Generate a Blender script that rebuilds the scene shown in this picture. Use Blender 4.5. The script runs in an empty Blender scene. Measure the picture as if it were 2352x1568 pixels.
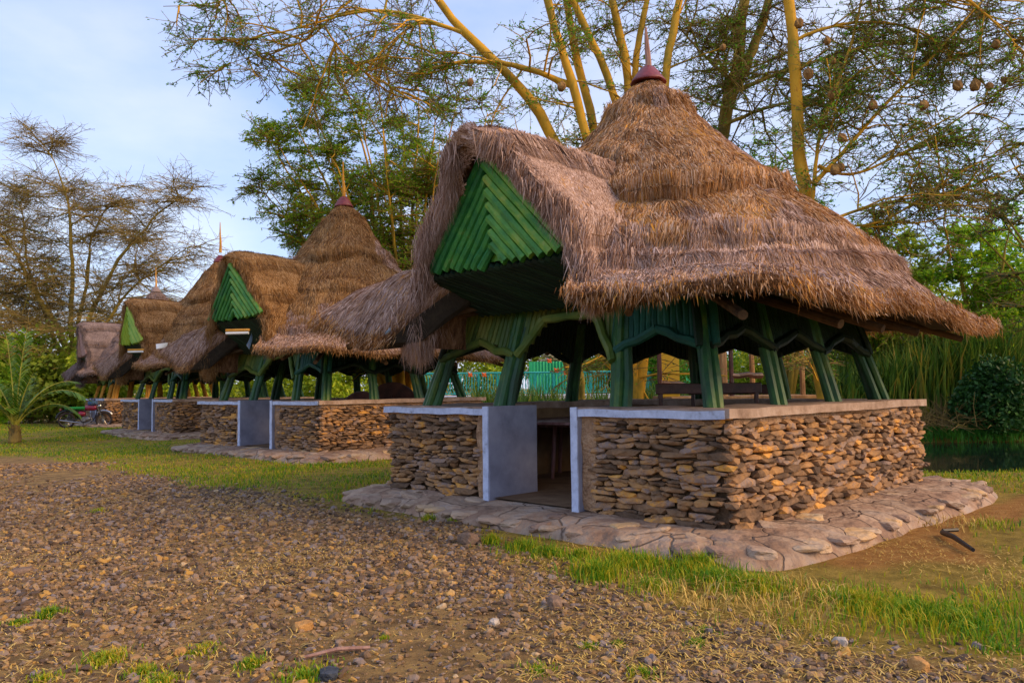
import bpy, math, random
import numpy as np
from mathutils import Matrix, Vector, Euler
rng = np.random.default_rng(7); random.seed(7)
C = bpy.context.scene.collection
S = 0.82                      # build units -> metres, applied to every top-level object at the end
R2 = math.sqrt(.5)

# ------------------------------------------------------------------ camera
CAMZ = 1.665
F = 28/36*2352                # focal length in overview pixels (2352 wide)
cam_rot = Euler((math.radians(90+3.35),0,0)).to_matrix() @ Matrix.Rotation(math.radians(-.75),3,'Z')
def at(x, y, d=None, z=None):
    """pixel of the 2352x1568 overview -> world point at forward distance d or height z"""
    v = cam_rot @ Vector(((x-1176)/F, -(y-784)/F, -1))
    k = d/v.y if d is not None else (z-CAMZ)/v.z
    return Vector((v.x*k, v.y*k, CAMZ+v.z*k))

# ------------------------------------------------------------------ object helpers
def tag(o, label=None, cat=None, group=None, kind=None):
    if label: o['label'] = label
    if cat: o['category'] = cat
    if group: o['group'] = group
    if kind: o['kind'] = kind
    return o
def empty(name, loc, rz, label, cat, group=None):
    o = bpy.data.objects.new(name, None); C.objects.link(o)
    o.location = loc; o.rotation_euler = (0,0,rz); o.empty_display_size = .1
    return tag(o, label, cat, group)
def link(name, me, parent=None):
    o = bpy.data.objects.new(name, me); C.objects.link(o)
    if parent is not None: o.parent = parent
    return o
class MB:
    """collects vertices and faces, links them as ONE mesh object"""
    def __init__(s): s.v=[]; s.f=[]; s.m=[]; s.n=0
    def add(s, V, Fc, mat=0):
        V=np.asarray(V,float).reshape(-1,3); Fc=np.asarray(Fc,int)
        if len(V)==0: return s
        s.v.append(V); s.f.append(Fc+s.n); s.m.append(np.full(len(Fc),mat)); s.n+=len(V); return s
    def build(s, name, mats, parent=None, smooth=False):
        me = bpy.data.meshes.new(name)
        V=np.concatenate(s.v)
        me.vertices.add(len(V)); me.vertices.foreach_set('co', V.ravel())
        loops=np.concatenate([f.ravel() for f in s.f])
        tot=np.concatenate([np.full(len(f), f.shape[1]) for f in s.f])
        st=np.concatenate([[0],np.cumsum(tot)[:-1]])
        me.loops.add(len(loops)); me.loops.foreach_set('vertex_index', loops)
        me.polygons.add(len(tot)); me.polygons.foreach_set('loop_start', st); me.polygons.foreach_set('loop_total', tot)
        me.polygons.foreach_set('material_index', np.concatenate(s.m))
        me.polygons.foreach_set('use_smooth', np.full(len(tot), smooth))
        if not isinstance(mats,(list,tuple)): mats=[mats]
        for m in mats: me.materials.append(m)
        me.update(calc_edges=True); me.validate()
        return link(name, me, parent)
    def box(s, c, size, rot=None, mat=0):
        hx,hy,hz=[k/2 for k in size]
        V=np.array([[x,y,z] for x in(-hx,hx) for y in(-hy,hy) for z in(-hz,hz)])
        if rot is not None: V=V@np.array(rot).T
        Fq=[[0,1,3,2],[4,6,7,5],[0,4,5,1],[2,3,7,6],[0,2,6,4],[1,5,7,3]]
        return s.add(V+np.array(c),Fq,mat)
    def bevbox(s, c, size, b=.02, rot=None, mat=0):
        hx,hy,hz=[k/2 for k in size]; V=[]
        P=[]
        for x in(-1,1):
            for y in(-1,1):
                for z in(-1,1):
                    P.append([(x*(hx),y*(hy-b),z*(hz-b)),(x*(hx-b),y*hy,z*(hz-b)),(x*(hx-b),y*(hy-b),z*hz)])
        V=np.array(P).reshape(-1,3)
        if rot is not None: V=V@np.array(rot).T
        i=lambda x,y,z,k:(x*4+y*2+z)*3+k
        Q=[]
        for a in (0,1):
            Q.append([i(a,0,0,0),i(a,1,0,0),i(a,1,1,0),i(a,0,1,0)]); Q.append([i(0,a,0,1),i(1,a,0,1),i(1,a,1,1),i(0,a,1,1)]); Q.append([i(0,0,a,2),i(1,0,a,2),i(1,1,a,2),i(0,1,a,2)])
        for a in(0,1):
            for b_ in(0,1):
                Q.append([i(a,b_,0,0),i(a,b_,1,0),i(a,b_,1,1),i(a,b_,0,1)])
                Q.append([i(a,0,b_,0),i(a,1,b_,0),i(a,1,b_,2),i(a,0,b_,2)])
                Q.append([i(0,a,b_,1),i(1,a,b_,1),i(1,a,b_,2),i(0,a,b_,2)])
        s.add(V+np.array(c),Q,mat); n0=s.n-24
        T=[[i(x,y,z,0),i(x,y,z,1),i(x,y,z,2)] for x in(0,1) for y in(0,1) for z in(0,1)]
        s.f.append(np.array(T)+n0); s.m.append(np.full(8,mat)); return s
    def tube(s, pts, rad, sides=8, mat=0, cap=True):
        P=np.asarray(pts,float)[None]; r=np.broadcast_to(np.asarray(rad,float),(P.shape[1],))[None]
        V,Q=tubes(P,r,sides); s.add(V,Q,mat); n=s.n-len(V); K=P.shape[1]
        if cap:
            s.f.append(np.array([[n+k for k in range(sides)]])); s.m.append(np.array([mat]))
            s.f.append(np.array([[n+(K-1)*sides+k for k in range(sides)]])); s.m.append(np.array([mat]))
        return s
    def lathe(s, prof, c=(0,0,0), n=24, rot=None, mat=0, wob=0):
        a=np.arange(n)/n*2*math.pi
        prof=np.asarray(prof,float)
        V=np.stack([prof[:,0,None]*np.cos(a),prof[:,0,None]*np.sin(a),np.repeat(prof[:,1,None],n,1)],-1)
        if wob: V=V+rng.normal(0,wob,V.shape)
        V=V.reshape(-1,3)
        if rot is not None: V=V@np.array(rot).T
        return s.add(V+np.array(c),gridq(len(prof),n,wrap=True),mat)
def gridq(r,c,wrap=False):
    i=np.arange(r-1)[:,None]*c; j=np.arange(c if wrap else c-1)[None]
    j2=(j+1)%c
    return np.stack([i+j,i+j2,i+c+j2,i+c+j],-1).reshape(-1,4)
def tubes(P, r, sides=3):
    """P (N,K,3), r (N,K) -> verts, quads"""
    N,K,_=P.shape
    T=np.gradient(P,axis=1); T/=np.linalg.norm(T,axis=-1,keepdims=True)+1e-9
    ref=np.where(np.abs(T[:,:1,2:3])>.9,np.array([1.,0,0]),np.array([0,0,1.]))
    ref=np.broadcast_to(ref,T.shape)
    A=np.cross(T,ref); A/=np.linalg.norm(A,axis=-1,keepdims=True)+1e-9
    B=np.cross(T,A)
    a=np.arange(sides)/sides*2*math.pi
    V=P[:,:,None]+r[:,:,None,None]*(A[:,:,None]*np.cos(a)[None,None,:,None]+B[:,:,None]*np.sin(a)[None,None,:,None])
    q=gridq(K,sides,wrap=True)
    Q=(q[None]+(np.arange(N)*K*sides)[:,None,None]).reshape(-1,4)
    return V.reshape(-1,3),Q
_nk=[(rng.normal(0,1,(10,3)),rng.uniform(0,6.28,10)) for _ in range(8)]
def noise(P, f=1., k=0):
    K,ph=_nk[k]; return np.sin(np.asarray(P)@ (K*f).T+ph).sum(-1)/4.5
def even(pts, step):
    P=[np.array(list(p),float) for p in pts]; out=[P[0]]
    for a,b in zip(P[:-1],P[1:]):
        k=max(1,int(round(np.linalg.norm(b-a)/step)))
        for i in range(1,k+1): out.append(a+(b-a)*i/k)
    Q=np.array(out)
    for _ in range(3): Q[1:-1]=(Q[:-2]+2*Q[1:-1]+Q[2:])/4
    return Q
def catmull(pts, n):
    P=np.array([list(p) for p in pts],float); P=np.vstack([2*P[0]-P[1],P,2*P[-1]-P[-2]])
    t=np.linspace(0,len(P)-3-1e-6,n); i=t.astype(int); u=(t-i)[:,None]
    a,b,c,d=P[i],P[i+1],P[i+2],P[i+3]
    return .5*((2*b)+(-a+c)*u+(2*a-5*b+4*c-d)*u*u+(-a+3*b-3*c+d)*u**3)

# ------------------------------------------------------------------ materials
def mat(name, ramp, scale=3., rough=.9, bump=.3, bscale=None, island=0., detail=6, stretch=None, island_ramp=None, metal=0, spec=.3, bdist=.02, coat=0, sub=0):
    """noise-driven ramp of real surface colours; island: weight of the per-piece random value"""
    m=bpy.data.materials.new(name); m.use_nodes=True; nt=m.node_tree; N=nt.nodes; L=nt.links
    b=N['Principled BSDF']; b.inputs['Roughness'].default_value=rough; b.inputs['Metallic'].default_value=metal
    b.inputs['Specular IOR Level'].default_value=spec; b.inputs['Coat Weight'].default_value=coat
    tc=N.new('ShaderNodeTexCoord'); mp=N.new('ShaderNodeMapping'); L.new(tc.outputs['Object'],mp.inputs[0])
    if stretch: mp.inputs['Scale'].default_value=stretch
    nz=N.new('ShaderNodeTexNoise'); nz.inputs['Scale'].default_value=scale; nz.inputs['Detail'].default_value=detail; nz.inputs['Roughness'].default_value=.65
    L.new(mp.outputs[0],nz.inputs['Vector'])
    fac=nz.outputs['Fac']
    mr=N.new('ShaderNodeMapRange'); mr.inputs['From Min'].default_value=.28; mr.inputs['From Max'].default_value=.72; L.new(fac,mr.inputs['Value']); fac=mr.outputs[0]
    if island>0:
        g=N.new('ShaderNodeNewGeometry'); mx=N.new('ShaderNodeMix'); mx.inputs[0].default_value=island
        L.new(fac,mx.inputs[2]); L.new(g.outputs['Random Per Island'],mx.inputs[3]); fac=mx.outputs[0]
    cr=N.new('ShaderNodeValToRGB'); e=cr.color_ramp.elements
    for i,(p,c) in enumerate(ramp):
        el=e[i] if i<2 else e.new(p)
        el.position=p; el.color=(*c,1)
    L.new(fac,cr.inputs[0]); L.new(cr.outputs[0],b.inputs['Base Color'])
    if bump:
        n2=N.new('ShaderNodeTexNoise'); n2.inputs['Scale'].default_value=bscale or scale*4; n2.inputs['Detail'].default_value=8; L.new(mp.outputs[0],n2.inputs['Vector'])
        bp=N.new('ShaderNodeBump'); bp.inputs['Strength'].default_value=bump; bp.inputs['Distance'].default_value=bdist
        L.new(n2.outputs['Fac'],bp.inputs['Height']); L.new(bp.outputs[0],b.inputs['Normal'])
    if sub:
        tr=N.new('ShaderNodeBsdfTranslucent'); L.new(cr.outputs[0],tr.inputs[0]); ms=N.new('ShaderNodeMixShader'); ms.inputs[0].default_value=sub
        L.new(b.outputs[0],ms.inputs[1]); L.new(tr.outputs[0],ms.inputs[2]); L.new(ms.outputs[0],N['Material Output'].inputs[0])
    m.diffuse_color=(*ramp[len(ramp)//2][1],1)
    return m
M={}
M['straw']=mat('straw',[(0,(.03,.011,.004)),(.25,(.15,.055,.015)),(.42,(.38,.165,.045)),(.55,(.46,.25,.10)),(.68,(.60,.42,.30)),(.80,(.60,.26,.03)),(1,(.74,.42,.10))],scale=1.3,island=.58,bump=0,rough=.8,spec=.2,sub=.12)
M['straw_mauve']=mat('straw_weathered',[(0,(.04,.018,.010)),(.25,(.17,.085,.05)),(.45,(.36,.21,.14)),(.62,(.50,.33,.25)),(.78,(.64,.47,.41)),(.88,(.52,.24,.04)),(1,(.64,.36,.10))],scale=1.3,island=.58,bump=0,rough=.8,spec=.2,sub=.1)
M['straw_old']=mat('straw_old',[(0,(.03,.012,.005)),(.28,(.15,.06,.016)),(.55,(.38,.19,.055)),(.78,(.54,.34,.17)),(1,(.64,.31,.04))],scale=1.1,island=.62,bump=0,rough=.8,spec=.2,sub=.12)
M['straw_grey']=mat('straw_grey',[(0,(.06,.04,.035)),(.4,(.20,.14,.12)),(.8,(.36,.27,.25)),(1,(.30,.18,.09))],scale=1.1,island=.62,bump=0,rough=.85,spec=.2,sub=.1)
M['thatch_bed']=mat('thatch_bed',[(0,(.04,.018,.008)),(.4,(.13,.06,.025)),(.7,(.22,.11,.05)),(1,(.30,.17,.09))],scale=9,bump=1,bscale=40,stretch=(1,1,.35),bdist=.05)
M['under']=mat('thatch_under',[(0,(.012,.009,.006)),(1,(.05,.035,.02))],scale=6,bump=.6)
M['green_pole']=mat('green_pole',[(0,(.006,.022,.010)),(.35,(.010,.055,.022)),(.58,(.025,.105,.025)),(.80,(.10,.17,.025)),(.93,(.24,.24,.08)),(1,(.16,.11,.05))],scale=2.6,island=.35,rough=.5,bump=.25,spec=.4,stretch=(1,1,.6))
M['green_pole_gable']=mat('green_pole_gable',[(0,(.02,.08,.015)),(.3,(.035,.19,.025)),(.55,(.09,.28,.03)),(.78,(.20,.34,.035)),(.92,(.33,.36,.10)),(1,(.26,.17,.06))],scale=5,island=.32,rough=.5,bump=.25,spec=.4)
M['shaded_pole']=mat('shaded_pole',[(0,(.002,.007,.004)),(.5,(.003,.018,.007)),(.9,(.008,.035,.012)),(1,(.04,.05,.02))],scale=2.6,island=.4,rough=.55,bump=.2)  # pole green darkened: the shade under the roof is put into the colour
M['gable_shaded']=mat('gable_shaded_pole',[(0,(.008,.055,.02)),(.4,(.012,.13,.03)),(.75,(.04,.20,.03)),(.93,(.13,.24,.06)),(1,(.20,.14,.06))],scale=5,island=.32,rough=.5,bump=.25)  # left gable poles: darker green with that side's shade painted in
M['lime_pole']=mat('lime_pole',[(0,(.10,.26,.02)),(.5,(.24,.40,.02)),(1,(.42,.48,.06))],scale=2.6,island=.45,rough=.5,bump=.25,spec=.4)
M['panel_pole']=mat('panel_pole',[(0,(.02,.05,.015)),(.4,(.07,.13,.02)),(.7,(.16,.20,.035)),(1,(.30,.28,.09))],scale=2.4,island=.4,rough=.55,bump=.25,spec=.4,stretch=(1,1,.5))
M['teal_pole']=mat('teal_pole',[(0,(.006,.035,.032)),(.5,(.012,.085,.06)),(1,(.03,.15,.10))],scale=2.4,island=.4,rough=.5,bump=.25)
M['raw_wood']=mat('raw_wood',[(0,(.14,.07,.03)),(.5,(.34,.18,.07)),(1,(.52,.32,.14))],scale=5,bump=.4,stretch=(1,1,.3),rough=.8)
M['old_rafter']=mat('old_rafter',[(0,(.04,.022,.012)),(1,(.13,.075,.035))],scale=5,bump=.4)
M['orange_wood']=mat('orange_wood',[(0,(.35,.14,.02)),(.5,(.6,.28,.04)),(1,(.72,.38,.08))],scale=5,island=.3,bump=.4)
M['grey_wood']=mat('grey_wood',[(0,(.16,.08,.06)),(.5,(.32,.18,.14)),(1,(.45,.28,.22))],scale=8,bump=.5,stretch=(1,1,.2))
M['dark_wood']=mat('dark_wood',[(0,(.025,.008,.005)),(.5,(.07,.02,.012)),(1,(.14,.045,.025))],scale=5,bump=.2,rough=.45,spec=.5)
M['maroon']=mat('maroon_metal',[(0,(.10,.015,.018)),(.5,(.20,.03,.035)),(1,(.26,.06,.05))],scale=5,bump=.15,rough=.45,spec=.5)
M['stone']=mat('wall_stone',[(0,(.05,.034,.028)),(.22,(.14,.085,.05)),(.42,(.27,.155,.08)),(.58,(.42,.22,.08)),(.72,(.25,.185,.16)),(.86,(.62,.29,.05)),(1,(.70,.44,.18))],scale=5,island=.68,bump=.9,bscale=22,rough=.85,bdist=.02)
M['mortar']=mat('mortar',[(0,(.24,.13,.07)),(.5,(.42,.25,.14)),(1,(.56,.38,.24))],scale=6,bump=1,bscale=26,bdist=.05)
M['mortar_dark']=mat('mortar_dark',[(0,(.06,.036,.02)),(1,(.17,.105,.06))],scale=8,bump=1,bscale=30)
M['blue_paint']=mat('pale_blue_paint',[(0,(.20,.19,.22)),(.28,(.42,.47,.62)),(.6,(.52,.58,.76)),(1,(.62,.68,.84))],scale=7,bump=.3,bscale=25,rough=.6)
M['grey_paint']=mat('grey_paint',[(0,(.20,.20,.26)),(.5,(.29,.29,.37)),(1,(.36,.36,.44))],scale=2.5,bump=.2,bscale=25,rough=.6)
M['coping']=mat('coping_concrete',[(0,(.20,.13,.09)),(.5,(.36,.25,.19)),(1,(.48,.36,.29))],scale=4,bump=.5,bscale=30)
M['inner']=mat('inner_plaster',[(0,(.16,.09,.04)),(1,(.30,.18,.085))],scale=3,bump=.3)
M['floor']=mat('hut_floor',[(0,(.11,.06,.03)),(.5,(.20,.115,.06)),(1,(.28,.18,.1))],scale=3,bump=.4)
M['white']=mat('white_plastic',[(0,(.7,.7,.66)),(1,(.85,.85,.8))],scale=4,bump=0,rough=.4)
M['sheet']=mat('metal_sheet',[(0,(.3,.42,.55)),(1,(.55,.68,.8))],scale=4,bump=.1,rough=.4,metal=.4)
M['bark']=mat('fever_bark',[(0,(.18,.14,.015)),(.3,(.38,.24,.02)),(.55,(.60,.32,.02)),(.8,(.72,.38,.025)),(.93,(.34,.11,.02)),(1,(.12,.05,.02))],scale=1.6,bump=.5,bscale=9,stretch=(1,1,.55),rough=.75)
M['bark_olive']=mat('olive_bark',[(0,(.10,.08,.012)),(.5,(.24,.17,.02)),(1,(.42,.26,.03))],scale=1.6,bump=.5,bscale=9,stretch=(1,1,.55),rough=.75)
M['twig']=mat('twig_bark',[(0,(.06,.045,.022)),(.5,(.20,.14,.045)),(1,(.44,.31,.05))],scale=.8,island=.4,bump=0)
M['leaf']=mat('acacia_leaf',[(0,(.03,.13,.012)),(.35,(.09,.29,.015)),(.65,(.20,.46,.02)),(.9,(.42,.56,.02)),(1,(.58,.54,.03))],scale=.5,island=.6,bump=0,rough=.6,sub=.5)
M['leaf_mid']=mat('mid_leaf',[(0,(.05,.16,.010)),(.35,(.16,.36,.012)),(.65,(.32,.52,.02)),(.9,(.58,.62,.03)),(1,(.72,.58,.04))],scale=.5,island=.6,bump=0,rough=.6,sub=.5)
M['leaf_dark']=mat('dark_leaf',[(0,(.012,.045,.012)),(.5,(.03,.11,.02)),(1,(.07,.18,.025))],scale=.6,island=.6,bump=0,rough=.5,sub=.25)
M['leaf_olive']=mat('olive_leaf',[(0,(.06,.09,.01)),(.4,(.18,.25,.015)),(.8,(.26,.32,.02)),(1,(.44,.36,.04))],scale=.5,island=.6,bump=0,rough=.6,sub=.35)
M['leaf_lime']=mat('lime_leaf',[(0,(.08,.14,.01)),(.4,(.26,.38,.015)),(.8,(.50,.56,.03)),(1,(.68,.54,.05))],scale=.5,island=.6,bump=0,rough=.6,sub=.4)
M['reed']=mat('reed_blade',[(0,(.012,.035,.008)),(.30,(.04,.11,.012)),(.55,(.10,.20,.02)),(.75,(.26,.26,.03)),(1,(.42,.15,.04))],scale=.6,island=.5,bump=0,rough=.6,sub=.3)
M['grass']=mat('grass_blade',[(0,(.025,.10,.004)),(.25,(.06,.22,.005)),(.45,(.18,.33,.008)),(.62,(.42,.42,.012)),(.82,(.62,.42,.03)),(1,(.66,.40,.10))],scale=.7,island=.55,bump=0,rough=.6,sub=.35)
M['grass_green']=mat('bank_grass_blade',[(0,(.02,.11,.01)),(1,(.09,.30,.02))],scale=.7,island=.55,bump=0,rough=.6,sub=.35)
M['dry']=mat('dry_straw_blade',[(0,(.34,.20,.05)),(.6,(.58,.38,.08)),(1,(.75,.55,.18))],scale=2,island=.7,bump=0,rough=.7)
M['gravel']=mat('gravel_stone',[(0,(.035,.026,.023)),(.22,(.11,.07,.045)),(.42,(.21,.13,.07)),(.55,(.31,.18,.075)),(.70,(.20,.165,.16)),(.85,(.44,.24,.05)),(1,(.54,.44,.32))],scale=4,island=.75,bump=.6,bscale=30,rough=.9)
M['flag']=mat('flagstone',[(0,(.16,.11,.095)),(.35,(.32,.21,.15)),(.6,(.46,.34,.24)),(.8,(.58,.36,.16)),(1,(.48,.50,.44))],scale=1.6,bump=.8,bscale=8,bdist=.06,island=.5,stretch=(1,1,2))
M['plinth']=mat('plinth_stone',[(0,(.14,.085,.06)),(.35,(.30,.185,.12)),(.6,(.42,.29,.20)),(.8,(.36,.28,.23)),(1,(.56,.34,.15))],scale=1.3,bump=1,bscale=5,bdist=.08)
M['tyre']=mat('tyre_rubber',[(0,(.012,.01,.01)),(1,(.05,.035,.03))],scale=9,bump=.2)
M['chrome']=mat('chrome',[(0,(.25,.23,.22)),(1,(.45,.43,.42))],scale=9,bump=0,rough=.25,metal=1)
M['engine']=mat('engine_metal',[(0,(.08,.07,.07)),(1,(.3,.28,.27))],scale=12,bump=.2,rough=.4,metal=.8)
M['red_paint']=mat('wine_paint',[(0,(.12,.006,.02)),(1,(.28,.012,.05))],scale=4,bump=0,rough=.25,coat=.5)
M['seat_green']=mat('green_vinyl',[(0,(.008,.14,.02)),(1,(.015,.24,.03))],scale=4,bump=.05,rough=.45)
M['black']=mat('black_plastic',[(0,(.01,.01,.012)),(1,(.03,.03,.035))],scale=4,bump=.05,rough=.4)
M['bluecloth']=mat('blue_cloth',[(0,(.02,.05,.12)),(1,(.06,.14,.24))],scale=6,bump=.4)
M['teal']=mat('teal_paint',[(0,(.01,.22,.22)),(1,(.03,.40,.38))],scale=5,bump=.05,rough=.45)
M['green_sheet']=mat('green_sheet',[(0,(.01,.30,.12)),(1,(.04,.50,.24))],scale=1,bump=.1,rough=.5)
M['yellow_wall']=mat('yellow_wall',[(0,(.55,.30,.02)),(1,(.80,.50,.05))],scale=1,bump=.2)
M['pale_stone']=mat('pale_stone',[(0,(.30,.22,.10)),(.5,(.6,.5,.3)),(1,(.78,.7,.5))],scale=2,island=.6,bump=.8)
M['nest']=mat('woven_nest',[(0,(.12,.06,.02)),(.5,(.3,.16,.05)),(1,(.48,.28,.08))],scale=14,bump=1,bscale=50,stretch=(1,1,.4))
M['palm_leaf']=mat('palm_leaflet',[(0,(.05,.13,.012)),(.5,(.16,.30,.02)),(1,(.42,.48,.04))],scale=.8,island=.5,bump=0,rough=.5,sub=.3)
M['palm_stem']=mat('palm_stem',[(0,(.25,.22,.02)),(1,(.55,.48,.06))],scale=3,bump=.1,rough=.5)
M['flower']=mat('red_flower',[(0,(.6,.05,.02)),(1,(.8,.22,.05))],scale=3,bump=0)

# ------------------------------------------------------------------ straw blades laid on a surface grid
def joints(m,scale,w,dark):
    nt_=m.node_tree; N=nt_.nodes; L=nt_.links; b=N['Principled BSDF']; src=b.inputs['Base Color'].links[0].from_socket
    tc=N.new('ShaderNodeTexCoord'); nz=N.new('ShaderNodeTexNoise'); nz.inputs['Scale'].default_value=2.5; L.new(tc.outputs['Object'],nz.inputs['Vector'])
    ad=N.new('ShaderNodeMixRGB'); ad.inputs[0].default_value=.25; L.new(tc.outputs['Object'],ad.inputs[1]); L.new(nz.outputs['Color'],ad.inputs[2])
    v=N.new('ShaderNodeTexVoronoi'); v.feature='DISTANCE_TO_EDGE'; v.inputs['Scale'].default_value=scale; L.new(ad.outputs[0],v.inputs['Vector'])
    v2=N.new('ShaderNodeTexVoronoi'); v2.inputs['Scale'].default_value=scale; L.new(ad.outputs[0],v2.inputs['Vector'])
    mr=N.new('ShaderNodeMapRange'); mr.inputs['From Max'].default_value=w; L.new(v.outputs['Distance'],mr.inputs['Value'])
    hs=N.new('ShaderNodeHueSaturation'); sp=N.new('ShaderNodeSeparateColor'); L.new(v2.outputs['Color'],sp.inputs[0]); m3=N.new('ShaderNodeMapRange'); m3.inputs['To Min'].default_value=.82; m3.inputs['To Max'].default_value=1.12; L.new(sp.outputs[0],m3.inputs['Value']); L.new(m3.outputs[0],hs.inputs['Value']); L.new(src,hs.inputs['Color'])
    mx=N.new('ShaderNodeMix'); mx.data_type='RGBA'; L.new(mr.outputs[0],mx.inputs[0]); mx.inputs[6].default_value=(*dark,1); L.new(hs.outputs[0],mx.inputs[7]); L.new(mx.outputs[2],b.inputs['Base Color'])
    bp=N.new('ShaderNodeBump'); bp.inputs['Distance'].default_value=.03; bp.inputs['Strength'].default_value=.8; L.new(mr.outputs[0],bp.inputs['Height']); old=b.inputs['Normal'].links[0].from_socket; L.new(old,bp.inputs['Normal']); L.new(bp.outputs[0],b.inputs['Normal'])
joints(M['plinth'],1.9,.028,(.20,.13,.09))
def blades_on(P, n, L=(.18,.42), W=.0036, lift=.011, yaw=.22, rowpow=None, sink=.03, mask=None, flip=1):
    """P (rows,cols,3): rows run downhill. returns verts, tris of n tapering straw blades"""
    a=P[:-1,:-1]; b=P[1:,:-1]; c=P[:-1,1:]; d=P[1:,1:]
    nor=np.cross(b-a,c-a); ar=np.linalg.norm(nor,axis=-1)
    w=ar.copy()
    if mask is not None: w=w*mask[:w.shape[0],:w.shape[1]]
    w=w.ravel(); w/=w.sum()
    idx=rng.choice(len(w),n,p=w); i,j=np.divmod(idx,P.shape[1]-1)
    u=rng.random((n,1)); v=rng.random((n,1))
    A,B_,C_,D_=P[i,j],P[i+1,j],P[i,j+1],P[i+1,j+1]
    p=(A*(1-u)+B_*u)*(1-v)+(C_*(1-u)+D_*u)*v
    i2=np.minimum(i+3,P.shape[0]-1); i1=np.maximum(i-2,0)
    t=P[i2,j]-P[i1,j]; t/=np.linalg.norm(t,axis=-1,keepdims=True)+1e-9
    N_=np.cross(B_-A,C_-A)*flip; N_/=np.linalg.norm(N_,axis=-1,keepdims=True)+1e-9
    s=np.cross(t,N_)
    # a slow swirl shared by neighbours plus individual yaw -> combed tufts
    cell=np.floor(p*np.array([3.6,3.6,4.6])+.35*noise(p,5,2)[:,None]); hsh=np.abs(np.sin(cell@np.array([12.98,78.23,37.72]))*43758.5)%1
    sw=noise(p,1.6,1)[:,None]*.25+(hsh[:,None]-.5)*.75+rng.normal(0,yaw*.8,(n,1))
    t=t*np.cos(sw)+s*np.sin(sw); s=np.cross(t,N_)
    l=rng.uniform(L[0],L[1],(n,1)); wd=W*rng.uniform(.6,1.5,(n,1))*np.where(rng.random((n,1))<.10,2.1,1)
    lf=lift*rng.uniform(.1,1.3,(n,1))*(.5+1.4*((hsh*7.3)%1))[:,None]
    r0=p-t*l*.5-N_*sink*.5; m=p+N_*lf*.6+t*l*.05; e=p+t*l*.5+N_*lf*rng.uniform(.4,1.4,(n,1))+np.array([0,0,-.02])
    tw=s*np.cos(.5)+N_*rng.normal(0,.5,(n,1))
    V=np.stack([r0-s*wd,r0+s*wd,m-tw*wd,m+tw*wd,e],1).reshape(-1,3)
    T=np.array([[0,1,3],[0,3,2],[2,3,4]])[None]+(np.arange(n)*5)[:,None,None]
    return V,T.reshape(-1,3)
def fringe(line, n, L=(.12,.32), W=.004, out=None, spread=.06, down=(0,0,-1)):
    """straws hanging from a polyline"""
    line=np.asarray(line); k=rng.random(n)*(len(line)-1); i=k.astype(int); u=(k-i)[:,None]; i=np.minimum(i,len(line)-2)
    p=line[i]*(1-u)+line[i+1]*u+rng.normal(0,spread,(n,3))
    o=(out[i] if out is not None else np.zeros((n,3)))
    d=np.array(down)+o*rng.uniform(.0,.7,(n,1))+rng.normal(0,.22,(n,3)); d/=np.linalg.norm(d,axis=-1,keepdims=True)
    tuft=(.55+.45*noise(p,7,2))[:,None]
    l=rng.uniform(L[0],L[1],(n,1))*np.clip(tuft+.35,.3,1.5)
    s=np.cross(d,rng.normal(0,1,(n,3))); s/=np.linalg.norm(s,axis=-1,keepdims=True)
    wd=W*rng.uniform(.6,1.4,(n,1)); r0=p-d*l*.5
    m=p; e=p+d*l
    V=np.stack([r0-s*wd,r0+s*wd,m-s*wd,m+s*wd,e],1).reshape(-1,3)
    T=np.array([[0,1,3],[0,3,2],[2,3,4]])[None]+(np.arange(n)*5)[:,None,None]
    return V,T.reshape(-1,3)

# ------------------------------------------------------------------ rocks
def ico(sub=1):
    import bmesh
    bm=bmesh.new(); bmesh.ops.create_icosphere(bm,subdivisions=sub,radius=1)
    V=np.array([v.co[:] for v in bm.verts]); T=np.array([[v.index for v in f.verts] for f in bm.faces]); bm.free(); return V,T
ICO1=ico(1); ICO2=ico(2)
def rocks(cen, size, rotz, tmpl=ICO1, rough=.16, box=.65, tilt=.15, basis=None):
    """cen (N,3), size (N,3) half sizes, rotz (N,)"""
    V,T=tmpl; N=len(cen); B=np.sign(V)*np.abs(V)**box
    X=B[None]*(1+rng.normal(0,rough,(N,len(V),1)))+rng.normal(0,rough*.4,(N,len(V),3))
    X=X*size[:,None]
    tx=rng.normal(0,tilt,N)[:,None]; ty=rng.normal(0,tilt,N)[:,None]
    x,y,z=X[...,0],X[...,1],X[...,2]
    y,z=y*np.cos(tx)-z*np.sin(tx), y*np.sin(tx)+z*np.cos(tx)
    x,z=x*np.cos(ty)+z*np.sin(ty), -x*np.sin(ty)+z*np.cos(ty)
    c,s=np.cos(rotz)[:,None],np.sin(rotz)[:,None]
    x,y=x*c-y*s,x*s+y*c
    X=np.stack([x,y,z],-1)+cen[:,None]
    return X.reshape(-1,3),(T[None]+(np.arange(N)*len(V))[:,None,None]).reshape(-1,3)
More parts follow.
